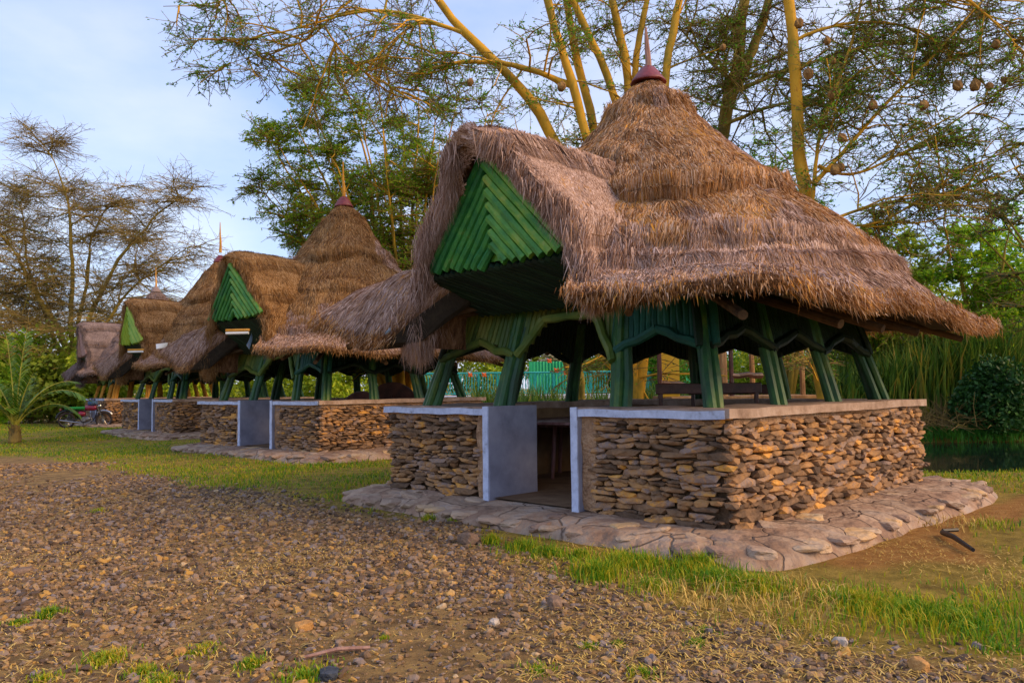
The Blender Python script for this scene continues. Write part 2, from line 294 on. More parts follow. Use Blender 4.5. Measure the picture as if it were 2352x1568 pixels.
def rough_box(mb, c, size, basis=None, res=.08, amp=.01, mat=0, f=6):
    """box of fine grid faces pushed about by noise; basis rows = local x,y axes in plan"""
    c=np.array(c,float); h=np.array(size)/2
    for ax in range(3):
        o=[k for k in range(3) if k!=ax]
        for sg in(-1,1):
            n0=max(2,min(120,int(size[o[0]]/res)+2)); n1=max(2,min(120,int(size[o[1]]/res)+2))
            g0,g1=np.meshgrid(np.linspace(-h[o[0]],h[o[0]],n0),np.linspace(-h[o[1]],h[o[1]],n1),indexing='ij')
            V=np.zeros(g0.shape+(3,)); V[...,o[0]]=g0; V[...,o[1]]=g1; V[...,ax]=sg*h[ax]
            V=V.reshape(-1,3)
            # soften the arrises
            q=np.abs(V)/h; e=np.sort(q,axis=1)[:,1]; V=V*(1-.0*e[:,None])
            if basis is not None: X=V[:,:1]*basis[0]+V[:,1:2]*basis[1]+V[:,2:]*np.array([0,0,1.])
            else: X=V
            X=X+c
            X=X+np.stack([noise(X,f,2),noise(X,f,4),noise(X,f,5)],1)*amp
            q=gridq(n0,n1)
            if (sg*(1 if ax!=1 else -1))<0: q=q[:,::-1]
            mb.add(X,q,mat)

SIDES=[math.radians(a) for a in (225,315,45,135)]
def nt(k):
    a=SIDES[k]; return np.array([math.cos(a),math.sin(a),0]),np.array([math.cos(a+math.pi/2),math.sin(a+math.pi/2),0])
GATE=(-.6,.84)
_rz=np.array([6.45,6.34,6.0,5.6,5.4,5.05,4.8,4.3,3.9,3.55,3.3][::-1]); _rr=np.array([.10,.25,.66,.96,1.12,1.44,1.68,2.22,2.78,3.10,3.26][::-1])

def thatch(root, kz, straw, n1, n2, seed, edges, gpar):
    Z=lambda z: 2.5+(np.asarray(z)-2.5)*kz
    nc=420; th=np.linspace(0,2*math.pi,nc)
    be=th-SIDES[0]; cb,sb=np.abs(np.cos(be)),np.abs(np.sin(be))
    re=3.86/(cb**13+sb**13)**(1/13.); re=re+.07*noise(np.stack([np.cos(th)*3,np.sin(th)*3,th*0],1),1.5,5)
    tt=re*np.sin((be+math.pi)%(2*math.pi)-math.pi); front=np.cos(be)>.5
    cut=np.clip((1.62-np.abs(tt))/.16,0,1)*front
    g=np.exp(-(((th-math.radians(270)+math.pi)%(2*math.pi)-math.pi)/math.radians(48))**2)
    zb=3.36-.22*g
    ze=2.64+.07*noise(np.stack([np.cos(th)*3,np.sin(th)*3,th*0+1],1),1.7,4)+.10*(np.sin(2*be)**2)*0
    dg=np.degrees(th); lf=np.exp(-((dg-197)/8.)**2); lc=np.exp(-((dg-180)/16.)**2)
    ze=ze-.30*lf+.10*lc+.03*np.exp(-((dg-270)/12.)**2)-.10*np.exp(-((dg-291)/9.)**2)
    re=re*(1-cut)+3.02*cut; ze=ze*(1-cut)+3.45*cut
    zs=np.linspace(6.55,0,150)
    rows=[]
    zz=6.42+(zb-6.42)[None]*np.linspace(0,1,150)[:,None]            # (150,nc)
    r=np.interp(zz,_rz,_rr)
    cs=np.stack([np.cos(th),np.sin(th)],1)
    off=np.full_like(zz,.02)
    wob=[.11*noise(np.stack([np.cos(th)*3,np.sin(th)*3,th*0+k*3],1),2.0,k%8)+.03*noise(np.stack([np.cos(th)*3,np.sin(th)*3,th*0+k*3],1),7,k%8) for k in range(12)]
    el=[np.full(nc,6.9)]+[e-a*g+wob[i] for i,(e,a) in enumerate(edges)]+[np.full(nc,3.0)]
    for k in range(len(el)-1):
        A,B_=el[k][None],el[k+1][None]
        fr=np.clip((A-zz)/(A-B_),0,1); inn=(zz<=A)&(zz>B_)
        off=np.where(inn,(.35 if k==0 else 1.35 if k==1 else 1)*np.clip(.075+.075*noise(np.stack([np.cos(th)*3,np.sin(th)*3,th*0],1),1.3,k)[None],.02,.16)*fr**1.5*(1 if kz>1 or k<2 else .75),off)
    # square the plan slightly towards the bottom
    sq=(1/(cb**4+sb**4)**.25); k=np.clip((5-zz)/2,0,1)*.35
    r=r*(1+(sq[None]-1)*k)
    r=np.where(cut[None]>.3,np.minimum(r,2.95/np.maximum(np.cos(be),.5)[None]),r)
    r=r+off*(1-cut[None]); z_=zz+off*.45
    rb=r[-1]; zb2=z_[-1]
    # skirt
    s=np.linspace(0,1,46)[1:,None]
    rs=rb[None]+(np.maximum(re-rb,.06))[None]*s
    zs_=ze[None]+(zb2-ze)[None]*((1-s)**1.12)+(.30*(lf+lc)*(1-cut))[None]*np.sin(np.clip(s*1.02,0,1)*math.pi)**.8
    bulge=.10*np.clip(1-((s-.12)/.12)**2,0,1)*(1-cut)[None]
    zs_=zs_+bulge*.8; rs=rs+bulge*.4
    rr=np.vstack([r,rs]); zz2=np.vstack([z_,zs_])
    P=np.stack([rr*cs[:,0],rr*cs[:,1],Z(zz2)],-1)
    lump=noise(P,1.3,3)*.055+noise(P,4,6)*.03+noise(P,9,2)*.012
    P[...,:2]+=(lump[...,None]*cs[None]); P[...,2]+=lump*.6
    th_=(.12+.03*noise(np.stack([np.cos(th)*3,np.sin(th)*3,th*0],1),4,6))*(1-cut)*(1+.6*lf)+.04*cut
    last=P[-1]; outv=np.concatenate([cs,np.zeros((nc,1))],1)
    lip=[last+outv*.03+np.array([0,0,-1.])*(th_*.45)[:,None], last-outv*.03+np.array([0,0,-1.])*th_[:,None]]
    def ring(rad,z,mixr=None):
        rd=np.minimum(rad,np.linalg.norm(last[:,:2],axis=1)-.1); return np.stack([rd*cs[:,0],rd*cs[:,1],np.full(nc,float(Z(z)))],1)
    zc=.5+.5*(1-cut)
    mid=(last-outv*.5); mid[:,2]=last[:,2]-th_*.8
    lips=np.stack([last]+lip)
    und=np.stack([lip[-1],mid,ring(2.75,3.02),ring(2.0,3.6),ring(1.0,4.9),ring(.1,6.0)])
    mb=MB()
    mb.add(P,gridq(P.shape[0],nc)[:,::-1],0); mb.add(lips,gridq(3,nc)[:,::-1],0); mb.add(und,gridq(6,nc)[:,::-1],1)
    PB=P[:-2]
    V,T=blades_on(PB,n1,flip=-1 if np.cross(P[80,0]-P[79,0],P[79,1]-P[79,0])@np.array([1,0,0])<0 else 1)
    cc=V.reshape(-1,5,3)[:,2]; low=(2.5+(cc[:,2]-2.5)/kz)<3.42+.30*noise(cc,1.3,5)+.15*noise(cc,5,1); pat=noise(cc*[1,1,.55],1.5,6)>.8; wsel=low|pat
    wsel=wsel&(rng.random(len(wsel))<.9)
    mb.add(V,T[0:0],2); base_n=mb.n-len(V)
    Tm=T.reshape(-1,3,3); mb.f.append(Tm[~wsel].reshape(-1,3)+base_n); mb.m.append(np.full((~wsel).sum()*3,2)); mb.f.append(Tm[wsel].reshape(-1,3)+base_n); mb.m.append(np.full(wsel.sum()*3,3))
    # ragged eave fringe and ragged lower edges of every layer
    ii=np.where(cut<.5)[0]; ii=np.roll(ii,-int(np.argmax(np.diff(ii)))-1) if np.max(np.diff(ii))>1 else ii
    V,T=fringe((lips[1]-outv*.05+np.array([0,0,.0]))[ii],int(n1*.09),L=(.03,.12),out=outv[ii]*1.6,spread=.055)
    mb.add(V,T,2)
    for k in range(1,len(el)-1):
        i=np.argmin(np.abs(zz-el[k][None]),axis=0); i=np.clip(i-2,0,P.shape[0]-1)
        line=P[i,np.arange(nc)][ii]
        V,T=fringe(line,int(n1*.010),L=(.02,.07),out=outv[ii],spread=.03); mb.add(V,T,2)
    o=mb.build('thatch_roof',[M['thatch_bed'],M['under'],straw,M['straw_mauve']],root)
    # ---------------- dormer
    n,t=nt(0)
    prof_w=np.array([0,.10,.30,.62,.92,1.22,1.46,1.58,1.60]); prof_z=np.array([4.88,4.86,4.72,4.40,4.02,3.58,3.14,2.75,2.28])
    q=np.linspace(0,1,64); ql=np.linspace(0,1,len(prof_w)); 
    seg=np.concatenate([[0],np.cumsum(np.hypot(np.diff(prof_w),np.diff(prof_z)))]); seg/=seg[-1]
    w=np.interp(q,seg,prof_w); z=np.interp(q,seg,prof_z)
    nd=60; mb=MB(); cols=np.linspace(0,1,nd)
    for sg in(-1,1):
        dfront=(3.78 if kz==1 else 3.60)-.36*q*(1 if kz==1 else .5)-.10*np.sin(q*3)+.04*np.sin(q*17+sg)     # front edge leans back going down
        D=.9+(dfront[:,None]-.9)*cols[None]
        zc=z[:,None]-np.where(D<2.9,(2.9-D)*.04,0)-.10*np.clip((D-3.45)/.3,0,1)*(1-q[:,None])
        zc=np.maximum(zc, (2.28 if sg<0 else 2.66)+np.clip(3.22-D,0,.12)*3+np.clip(3.1-D,0,9)*.5)
        ww=w[:,None]*(1+0*D)
        ww=ww*np.where(D<3.2,1+(3.2-D)*.20,1)
        eds=[9,4.42+.07*np.sin(D*2.1+sg),3.38+.08*np.sin(D*2.6+1+sg),1.9] if kz==1 else [9,4.5+.05*np.sin(D*3),3.75+.05*np.sin(D*2+1),3.15,2.0]
        off=np.zeros_like(D)
        for k in range(len(eds)-1):
            A=np.minimum(eds[k],5.0); B_=eds[k+1]; inn=(zc<=A)&(zc>B_); off=np.where(inn,.11*np.clip((A-zc)/(A-B_),0,1)**1.2,off)
        off=off+.03
        P=n*(D)[...,None]+t*(sg*(ww+off*.8))[...,None]; P[...,2]=Z(zc)+off*.5
        lump=noise(P,1.6,4)*.045+noise(P,5,5)*.018
        P=P+lump[...,None]*(t*sg*.7+np.array([0,0,.6])+n*.3)
        # front rim, then the inner face going back
        nin=np.array([0,0,-1.])*.16 - t*sg*.17
        taper=np.clip(1.25-q,.45,1)[:,None]
        rim=[P[:,-1]+n*.05+nin*.5*taper, P[:,-1]-n*.02+nin*1.15*taper, P[:,-1]-n*.9+nin*1.2*taper]
        RM=np.stack([P[:,-1]]+rim,1)
        G=gridq(64,nd); G=G if sg>0 else G[:,::-1]
        mb.add(P,G,0); Gr=gridq(64,4); Gr=Gr if sg>0 else Gr[:,::-1]
        mb.add(RM,Gr,0)
        V,T=blades_on(P,int(n2*.42),flip=sg if True else 1,L=(.15,.42)); mb.add(V,T,1)
        V,T=blades_on(RM[:,:3],int(n2*.06),flip=sg,lift=.05); mb.add(V,T,1)
        V,T=fringe(RM[6:,1],int(n2*.07),L=(.08,.30),out=np.repeat(n[None]*.2-t[None]*sg*.2,58,0),spread=.045); mb.add(V,T,1)
        V,T=fringe(P[-1,-14:],int(n2*.03),L=(.1,.4) if sg<0 else (.05,.2),spread=.07); mb.add(V,T,1)
    rid=np.stack([n*d_+np.array([0,0,float(Z(4.88))-max(0,2.9-d_)*.1-.1*np.clip((d_-3.45)/.3,0,1)]) for d_ in np.linspace(1.2,3.75,30)])
    RG=np.stack([rid+t*x+np.array([0,0,.05-abs(x)*.4]) for x in np.linspace(-.25,.25,6)],0)
    V,T=blades_on(RG,int(n2*.05),yaw=.6); mb.add(V,T,1)
    mb.build('dormer_thatch',[M['thatch_bed'],M['straw_mauve'] if kz==1 else straw],root)

def pole(mb,a,b,r=.055,mat=0,sides=8,w=.012):
    a=np.array(a,float); b=np.array(b,float); k=5
    P=a+(b-a)*np.linspace(0,1,k)[:,None]; P[1:-1]+=rng.normal(0,w,(k-2,3))
    mb.tube(P,r*rng.uniform(.88,1.12,k),sides,mat)

def make_hut(label, loc, rz, kz=1., straw='straw', n1=400000, n2=210000, seed=1, gable='green_pole_gable', spike='grey_wood', nsto=1., edges=None, cap='maroon'):
    root=empty('thatched_hut',loc,rz,label,'hut','thatched shelters in a row')
    Z=lambda z: float(2.5+(z-2.5)*kz) if z>2.5 else float(z)
    edges=edges or [(6.0,.05),(4.66,.6),(3.62,.28)]
    thatch(root,kz,M[straw],n1,n2,seed,edges,None)
    n,t=nt(0)
    W=lambda D,w,z: n*D+t*w+np.array([0,0,z])
    # finial
    mb=MB(); mb.lathe([(.04,Z(6.70)),(.10,Z(6.68)),(.17,Z(6.60)),(.265,Z(6.47)),(.285,Z(6.43)),(.26,Z(6.42)),(.05,Z(6.46))],n=28,wob=.004)
    co=mb.build('finial_cap',M[cap],root,smooth=True)
    mb=MB(); mb.tube([(0,0,Z(6.5)),(.01,0,Z(6.75)),(.0,.01,Z(6.95)),(-.012,0,Z(7.12)),(-.02,0,Z(7.34 if kz==1 else 7.6))],[.065,.05,.045,.035,.015],7)
    mb.build('finial_spike',M[spike],root)
    # gable: chevron of half-round poles
    mb=MB(); top=4.62; bot=3.26 if kz==1 else 3.46; hw=1.24 if kz==1 else 1.30; sl=(top-bot)/hw
    dv=np.array([1/math.hypot(1,sl),-sl/math.hypot(1,sl)])
    Dg=lambda z: (3.40 if kz==1 else 3.47)+(z-3.25)/1.35*.16
    zst=top
    while zst>bot+.05:
        for sg in(-1,1):
            zb_=bot-.07*(1-min(1,(zst-bot)/sl/hw))+rng.normal(0,.014)
            x=(zst-zb_)/sl
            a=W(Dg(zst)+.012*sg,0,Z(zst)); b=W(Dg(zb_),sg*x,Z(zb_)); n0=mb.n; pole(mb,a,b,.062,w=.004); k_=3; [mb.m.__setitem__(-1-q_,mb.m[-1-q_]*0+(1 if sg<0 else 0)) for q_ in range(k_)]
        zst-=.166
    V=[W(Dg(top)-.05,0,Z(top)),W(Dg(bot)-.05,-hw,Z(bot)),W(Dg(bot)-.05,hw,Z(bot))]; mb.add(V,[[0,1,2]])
    mb.build('gable_panel',[M[gable],M['gable_shaded'] if gable!='lime_pole' else M[gable]],root)  # left half takes the green with shade painted in
    # soffit of slanting poles below the gable
    mb=MB(); 
    for w0 in np.arange(-2.2,1.35,.108):
        v0=0;v1=1; wA=w0; wB=w0+.85
        if wB<-1.3: continue
        if wA<-1.3: v0=(-1.3-wA)/.85
        if wB>1.3: v1=(1.3-wA)/.85
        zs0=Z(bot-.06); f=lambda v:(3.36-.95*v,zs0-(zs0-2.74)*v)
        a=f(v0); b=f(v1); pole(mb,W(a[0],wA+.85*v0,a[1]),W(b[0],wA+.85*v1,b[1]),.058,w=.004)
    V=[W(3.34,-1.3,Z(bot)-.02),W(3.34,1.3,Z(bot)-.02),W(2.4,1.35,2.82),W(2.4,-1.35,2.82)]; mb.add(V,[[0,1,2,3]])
    mb.build('soffit_panel',M['shaded_pole'],root)
    # legs
    k=lambda z:1-.135*(z-1.42)/1.33
    def pos(s,u,z,dn=0):
        n_,t_=nt(s); p=(n_*(2.45+dn)+t_*u)*k(z); p[2]=z; return p
    legs=[]
    for s in range(4):
        us=[-2.42,-.82,1.2] if s==0 else [-2.42,-.85,.75]
        for i,u in enumerate(us):
            mb=MB(); n_,t_=nt(s)
            offs=[(-.14,0),(-.01,.04),(.12,0)] if s==0 and i<2 else [(-.10,.0),(-.01,.05),(.085,.0),(.0,-.06)]
            if i==0 and s>0: offs=[(-.09,.04),(.02,.06),(.10,.0),(.0,-.06)]
            for (du,dn) in offs:
                zt=2.8 
                a=pos(s,u+du,1.40,dn); b=pos(s,u+du*.9,zt,dn); pole(mb,a,b,.061,w=.008)
            matn='teal_pole' if rng.random()<.0 else 'green_pole'
            mb.build('leg',M[matn],root)
    # arch panels between legs
    for s in range(4):
        ends=([(-2.42,-.82),(1.2,2.42)] if s==0 else [(-2.42,-.85),(-.85,.75),(.75,2.42)])
        for (u0,u1) in ends:
            mb=MB(); um=(u0+u1)/2
            zb_=lambda u: 2.36-.24*abs((u-um)/(u1-u0)*2)**1.15
            for u in np.arange(u0-.15,u1+.2,.098):
                pole(mb,pos(s,u,zb_(min(max(u,u0),u1))+rng.normal(0,.012),.0),pos(s,u+.01,2.84,.0),.052,w=.004)
            P=[pos(s,u,zb_(min(max(u,u0),u1)),.08)+np.array([0,0,-.01]) for u in (u0-.05,um)]+[]
            pole(mb,P[0],P[1],.06); pole(mb,P[1],pos(s,u1+.05,zb_(u1),.08),.06)
            mb.build('arch_panel',M['panel_pole'] if (s==0 and u0<0) else M['teal_pole'] if s==0 else M['shaded_pole'],root)  # side and back panels share the soffit's painted-in shade colour
    # lintel over the gateway with diagonal braces
    mb=MB()
    for (ua,za,ub,zb2) in ((-.70,2.12,-.28,2.60),(-.28,2.60,.72,2.62),(.72,2.62,1.12,1.98)):
        pole(mb,pos(0,ua,za,.1),pos(0,ub,zb2,.1),.062)
    for u in np.arange(-.66,1.1,.1):
        zz=2.6 if -.28<u<.72 else (2.12+(u+.7)/.42*.48 if u<0 else 2.6-(u-.72)*1.4)
        pole(mb,pos(0,u,zz),pos(0,u,2.82),.05,w=.003)
    mb.build('gateway_arch',M['panel_pole'],root)
    # hip and eave rafters with sawn ends
    for s in range(4):
        n_,t_=nt(s)
        for u in (-2.45,-1.1,.0,1.1):
            if s==0 and abs(u)<1.5 and u>-2: continue
            mb=MB(); d=(n_*2.45+t_*u)*.86; o=(n_*3.42+t_*u*1.15) if u>-2 else (n_+(-t_))*3.36
            a=np.array([d[0],d[1],2.82]); b=np.array([o[0],o[1],2.34 if u>-2 else 2.33]); mb.tube([a,(a+b)/2+.01,b],[.06,.06,.055] if u>-2 else [.06,.055,.05],9)
            mb.build('rafter',M['old_rafter'],root)
    for sg in (-1,1):
        mb=MB(); mb.tube([W(2.2,sg*1.0,2.95),W(3.2,sg*1.62,2.62),W(3.55,sg*1.9,2.5)],.05,8)
        mb.tube([W(2.2,sg*1.3,2.85),W(3.4,sg*2.05,2.45)],.045,8); mb.build('rafter',M['old_rafter'],root)
    # walls ------------------------------------------------
    mb=MB(); H=1.42
    for s in range(4):
        n_,t_=nt(s); segs=[(-2.84,GATE[0]-.02),(GATE[1]+.02,2.84)] if s==0 else [(-2.84,2.84)]
        for (a,b) in segs:
            aa,bb=(a,b) if s%2==0 else (max(a,-2.46),min(b,2.46))
            for (d0,d1,m_) in ((2.47,2.83,1),(2.10,2.468,2)):
                if m_==2:
                    a2=max(a,-2.46) if s%2==0 else max(a,-2.09); b2=min(b,2.46) if s%2==0 else min(b,2.09)
                else: a2,b2=aa,bb
                c=n_*(d0+d1)/2+t_*(a2+b2)/2+np.array([0,0,(.1+1.33)/2])
                rough_box(mb,c,(d1-d0,b2-a2,1.23),(n_,t_),res=.12,amp=.006,mat=m_)
            # stones
            N=[];SZ=[];RT=[]
            z=.17
            while z<1.31:
                h=rng.uniform(.030,.085)/nsto; u=a+ (.02 if s or a<0 else .0)-.05
                if s==0 and a>0: u=a+rng.uniform(.14,.34)
                u_end=b+.05 if not (s==0 and a<0) else b-rng.uniform(.14,.34)
                while u<u_end:
                    l=(h*rng.uniform(1.8,6.2))*nsto; 
                    if u+l>u_end+.1: break
                    dd=2.855+.05*(1-z/1.3)+rng.normal(0,.012)
                    hh=h*rng.uniform(.8,1.25)
                    if not (z>1.22 and rng.random()<.45):
                        N.append(n_*dd+t_*(u+l/2)+np.array([0,0,z+h/2+.015*noise(np.array([[u*1.5,s*3,z]]),2.5,1)[0]+rng.normal(0,.006)])); SZ.append((l/2*1.12,rng.uniform(.05,.09),hh/2*1.22))
                        RT.append(math.atan2(t_[1],t_[0])+rng.normal(0,.05))
                    u+=l+rng.uniform(0,.008)
                z+=h*.92
            V,T=rocks(np.array(N),np.array(SZ),np.array(RT),tmpl=ICO1,rough=.12,tilt=.09,box=.8); mb.add(V,T,0)
    mo=MB()
    for sg,(u0,u1) in ((-1,(GATE[0]-.30,GATE[0]-.10)),(1,(GATE[1]+.10,GATE[1]+.32))):
        c=n*2.845+t*(u0+u1)/2+np.array([0,0,.76]); rough_box(mb,c,(.12,u1-u0,1.13),(n,t),res=.03,amp=.02,mat=3,f=9)
    for s in (0,1,2,3):
        n_,t_=nt(s)
        for (a,b) in ([(-2.8,GATE[0]-.1),(GATE[1]+.1,2.8)] if s==0 else [(-2.8,2.8)]):
            rough_box(mb,n_*2.82+t_*(a+b)/2+np.array([0,0,1.285]),(.12,b-a,.075),(n_,t_),res=.05,amp=.022,mat=3,f=7)
    mb.build('stone_wall',[M['stone'],M['mortar_dark'],M['inner'],M['mortar']],root)
    mb=MB()
    for s in range(4):
        n_,t_=nt(s); e=2.955 if s%2==0 else 2.055
        for (a,b) in ([(-e,GATE[0]-.008),(GATE[1]+.008,e)] if s==0 else [(-e,e)]):
            rough_box(mb,n_*2.505+t_*(a+b)/2+np.array([0,0,1.37]),(.9,b-a,.10),(n_,t_),res=.08,amp=.008,mat=0,f=4)
    mb.build('coping',M['coping'],root)
    for (a,b) in [(-2.965,GATE[0]-.10),(GATE[1]+.10,2.9)]:
        mb=MB(); rough_box(mb,n*2.962+t*(a+b)/2+np.array([0,0,1.358]),(.022,b-a,.085),(n,t),res=.03,amp=.011,mat=0,f=5)
        mb.build('painted_edge',M['blue_paint'],root)
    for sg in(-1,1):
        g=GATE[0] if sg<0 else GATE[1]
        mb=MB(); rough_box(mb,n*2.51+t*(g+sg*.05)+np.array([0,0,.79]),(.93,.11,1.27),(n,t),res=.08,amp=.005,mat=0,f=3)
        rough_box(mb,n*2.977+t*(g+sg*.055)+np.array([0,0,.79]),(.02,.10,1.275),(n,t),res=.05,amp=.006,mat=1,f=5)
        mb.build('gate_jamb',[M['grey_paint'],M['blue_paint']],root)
    # plinth
    mb=MB(); nc=260; th=np.linspace(0,2*math.pi,nc+1)[:-1]; be=th-SIDES[0]; cb,sb=np.abs(np.cos(be)),np.abs(np.sin(be))
    rp=3.72/(cb**9+sb**9)**(1/9.); rp=rp+.12*noise(np.stack([np.cos(th)*4,np.sin(th)*4,th*0],1),1.2,3)+.04*noise(np.stack([np.cos(th)*4,np.sin(th)*4,th*0],1),5,2)+.12*np.clip(np.cos(th),0,1)
    pr=[(.0,.20),(.45,.20),(.70,.20),(.78,.195),(.84,.19),(.89,.18),(.93,.16),(.96,.12),(.985,.06),(1.0,-.01),(1.01,-.12)]
    G=np.array([[rp*f_*np.cos(th),rp*f_*np.sin(th),np.full(nc,z_)] for f_,z_ in pr]).transpose(0,2,1)
    # refine radially
    Gf=[]; 
    for i in range(len(pr)-1):
        for f_ in np.linspace(0,1,6)[:-1]: Gf.append(G[i]*(1-f_)+G[i+1]*f_)
    G=np.array(Gf+[G[-1]]); rad=np.linalg.norm(G[...,:2],axis=-1)
    G[...,2]+=(noise(G,3,1)*.012+noise(G,8,5)*.010)*(rad>2.95)
    mb.add(G,gridq(len(G),nc,wrap=True)[:,::-1],0)
    # irregular flags set in the rim
    N=[];SZ=[];RT=[];a=0
    while a<2*math.pi:
        i=int(a/(2*math.pi)*nc)%nc; w_=rng.uniform(.16,.42)
        for (f_,zz,hz) in ((.955,.095,.035),(.885,.158,.022),(.81,.176,.018)):
            if rng.random()<(.95 if f_>.9 else .28):
                b_=a+rng.uniform(-.03,.03); N.append((rp[i]*f_*math.cos(b_),rp[i]*f_*math.sin(b_),zz)); SZ.append((w_*rng.uniform(.35,.6),rng.uniform(.10,.2),hz+rng.uniform(0,.02))); RT.append(b_+math.pi/2+rng.normal(0,.35))
        a+=w_/rp[i]
    V,T=rocks(np.array(N),np.array(SZ),np.array(RT),tmpl=ICO2,rough=.06,tilt=.10,box=.55); mb.add(V,T,1)
    mb.build('stone_plinth',[M['plinth'],M['flag']],root)
    mb=MB(); mb.add([W(-2.1,-2.1,.215),W(-2.1,2.1,.215),W(2.1,2.1,.215),W(2.1,-2.1,.215),W(2.9,-.6,.215),W(2.9,.84,.215)],[[0,1,2,3]]); mb.add([W(2.0,-.6,.219),W(2.9,-.6,.219),W(2.9,.84,.219),W(2.0,.84,.219)],[[0,1,2,3]])
    mb.build('floor',M['floor'],root)
    return root
def copy_tree(o,parent=None):
    c=o.copy(); C.objects.link(c); c.parent=parent
    for ch in [x for x in list(C.objects) if x.parent==o]: copy_tree(ch,c)
    return c
FAST=False
C1=(2.2,12.3,0); C2=(-4.95,23.4,0); C3=(-12.25,33.3,0); C4=(-19.3,43.0,0)
h1=make_hut('large thatched stone-walled shelter nearest the camera, green chevron gable and maroon cap',C1,0)
h2=make_hut('second thatched shelter from the right, brown thatch with round tabletops tipped up inside',C2,math.radians(4),kz=1.17,straw='straw_old',n1=190000,n2=120000,seed=5,edges=[(6.1,.05),(5.0,.1),(4.1,.1)],gable='green_pole_gable',spike='orange_wood')
def vary(root,mats):
    for ch in root.children:
        nm=ch.name.split('.')[0]
        if nm in mats:
            ch.data=ch.data.copy()
            for i,m_ in mats[nm].items(): ch.data.materials[i]=M[m_]
h3=copy_tree(h2); h3.location=C3; h3.rotation_euler.z=math.radians(-2); h3['label']='third thatched shelter from the right, lime green gable and long pole spike'
bpy.context.view_layer.update()
vary(h3,{'gable_panel':{0:'lime_pole',1:'lime_pole'}})
h4=copy_tree(h2); h4.location=C4; h4.rotation_euler.z=math.radians(-8); h4['label']='farthest grey thatched shelter at the left end of the row'
bpy.context.view_layer.update()
vary(h4,{'gable_panel':{0:'grey_wood',1:'grey_wood'},'thatch_roof':{2:'straw_grey',3:'straw_grey'},'dormer_thatch':{1:'straw_grey'},'finial_cap':{0:'straw_grey'},'leg':{0:'orange_wood'}})
for ch in h3.children:
    if ch.name.startswith('finial_spike'): ch.scale=(1,1,1.0); ch.location=(0,0,.35)
# ------------------------------------------------------------------ ground
def inpoly(X,Y,poly):
    r=np.zeros(X.shape,bool); n=len(poly); j=n-1
    for i in range(n):
        xi,yi=poly[i]; xj,yj=poly[j]
        c=((yi>Y)!=(yj>Y))&(X<(xj-xi)*(Y-yi)/(yj-yi+1e-12)+xi); r^=c; j=i
    return r
def gp(pts): return [tuple(at(x,y,z=0)[:2]) for x,y in pts]
gravel_poly=gp([(-400,1040),(0,1046),(140,1052),(250,1068),(330,1085),(300,1075),(345,1095),(450,1108),(560,1122),(660,1132),(720,1150),(700,1160),(830,1180),(960,1195),(1060,1205),(1100,1235),(1150,1275),(1260,1300),(1330,1320),(1420,1330),(1480,1370),(1600,1385),(1730,1400),(1830,1440),(1950,1470),(2100,1492),(2352,1520),(2700,1530),(2900,1700),(-900,1700)])
dirt_poly=gp([(1880,1290),(2000,1215),(2200,1165),(2352,1130),(2352,1175),(2240,1200),(2200,1250),(2290,1290),(2200,1290),(2100,1280),(2000,1300)])
def gravel_mask(X,Y):
    P=np.stack([X,Y,0*X],-1); jx=.22*noise(P,1.6,1)+.1*noise(P,5,2); jy=.30*noise(P,1.4,3)+.12*noise(P,5,4)
    return inpoly(X+jx,Y+jy,gravel_poly)
def dirt_mask(X,Y):
    P=np.stack([X,Y,0*X],-1); return inpoly(X+.25*noise(P,2,1),Y+.25*noise(P,2,5),dirt_poly)
def sstep(x): x=np.clip(x,0,1); return x*x*(3-2*x)
WATER=-.30
def pond(X,Y):
    """>0 inside the river bed (metres from the bank)"""
    P=np.stack([X,Y,0*X],-1); j=.35*noise(P,.5,2)+.12*noise(P,2,6)
    a=((X-2.2)+(Y-12.3)-6.6)*R2; b=Y-(15.1-.10*(X-9.5)); c=(26.2+.02*X)-Y; d=X-1.5
    return np.minimum(np.minimum(a,b),np.minimum(c,d))+j
def height(X,Y):
    P=np.stack([X,Y,0*X],-1)
    h=.035*noise(P,.5,1)+.012*noise(P,2.2,3)
    far=sstep((np.hypot(X,Y)-60)/200)
    return h*(1-far)-sstep((pond(X,Y)+.15)/1.3)*1.3
def axis(lo,hi,fine0,fine1,st,grow=1.13):
    a=list(np.arange(fine0,fine1+st,st)); s=st
    while a[-1]<hi: s*=grow; a.append(a[-1]+s)
    s=st; b=[]; x=fine0
    while x>lo: s*=grow; x-=s; b.append(x)
    return np.array(b[::-1]+a)
xs=axis(-900,900,-12,13,.085); ys=axis(-60,1500,3,19,.085)
X,Y=np.meshgrid(xs,ys); Zg=height(X,Y)
V=np.stack([X,Y,Zg],-1)
mb=MB(); mb.add(V,gridq(*X.shape)); 
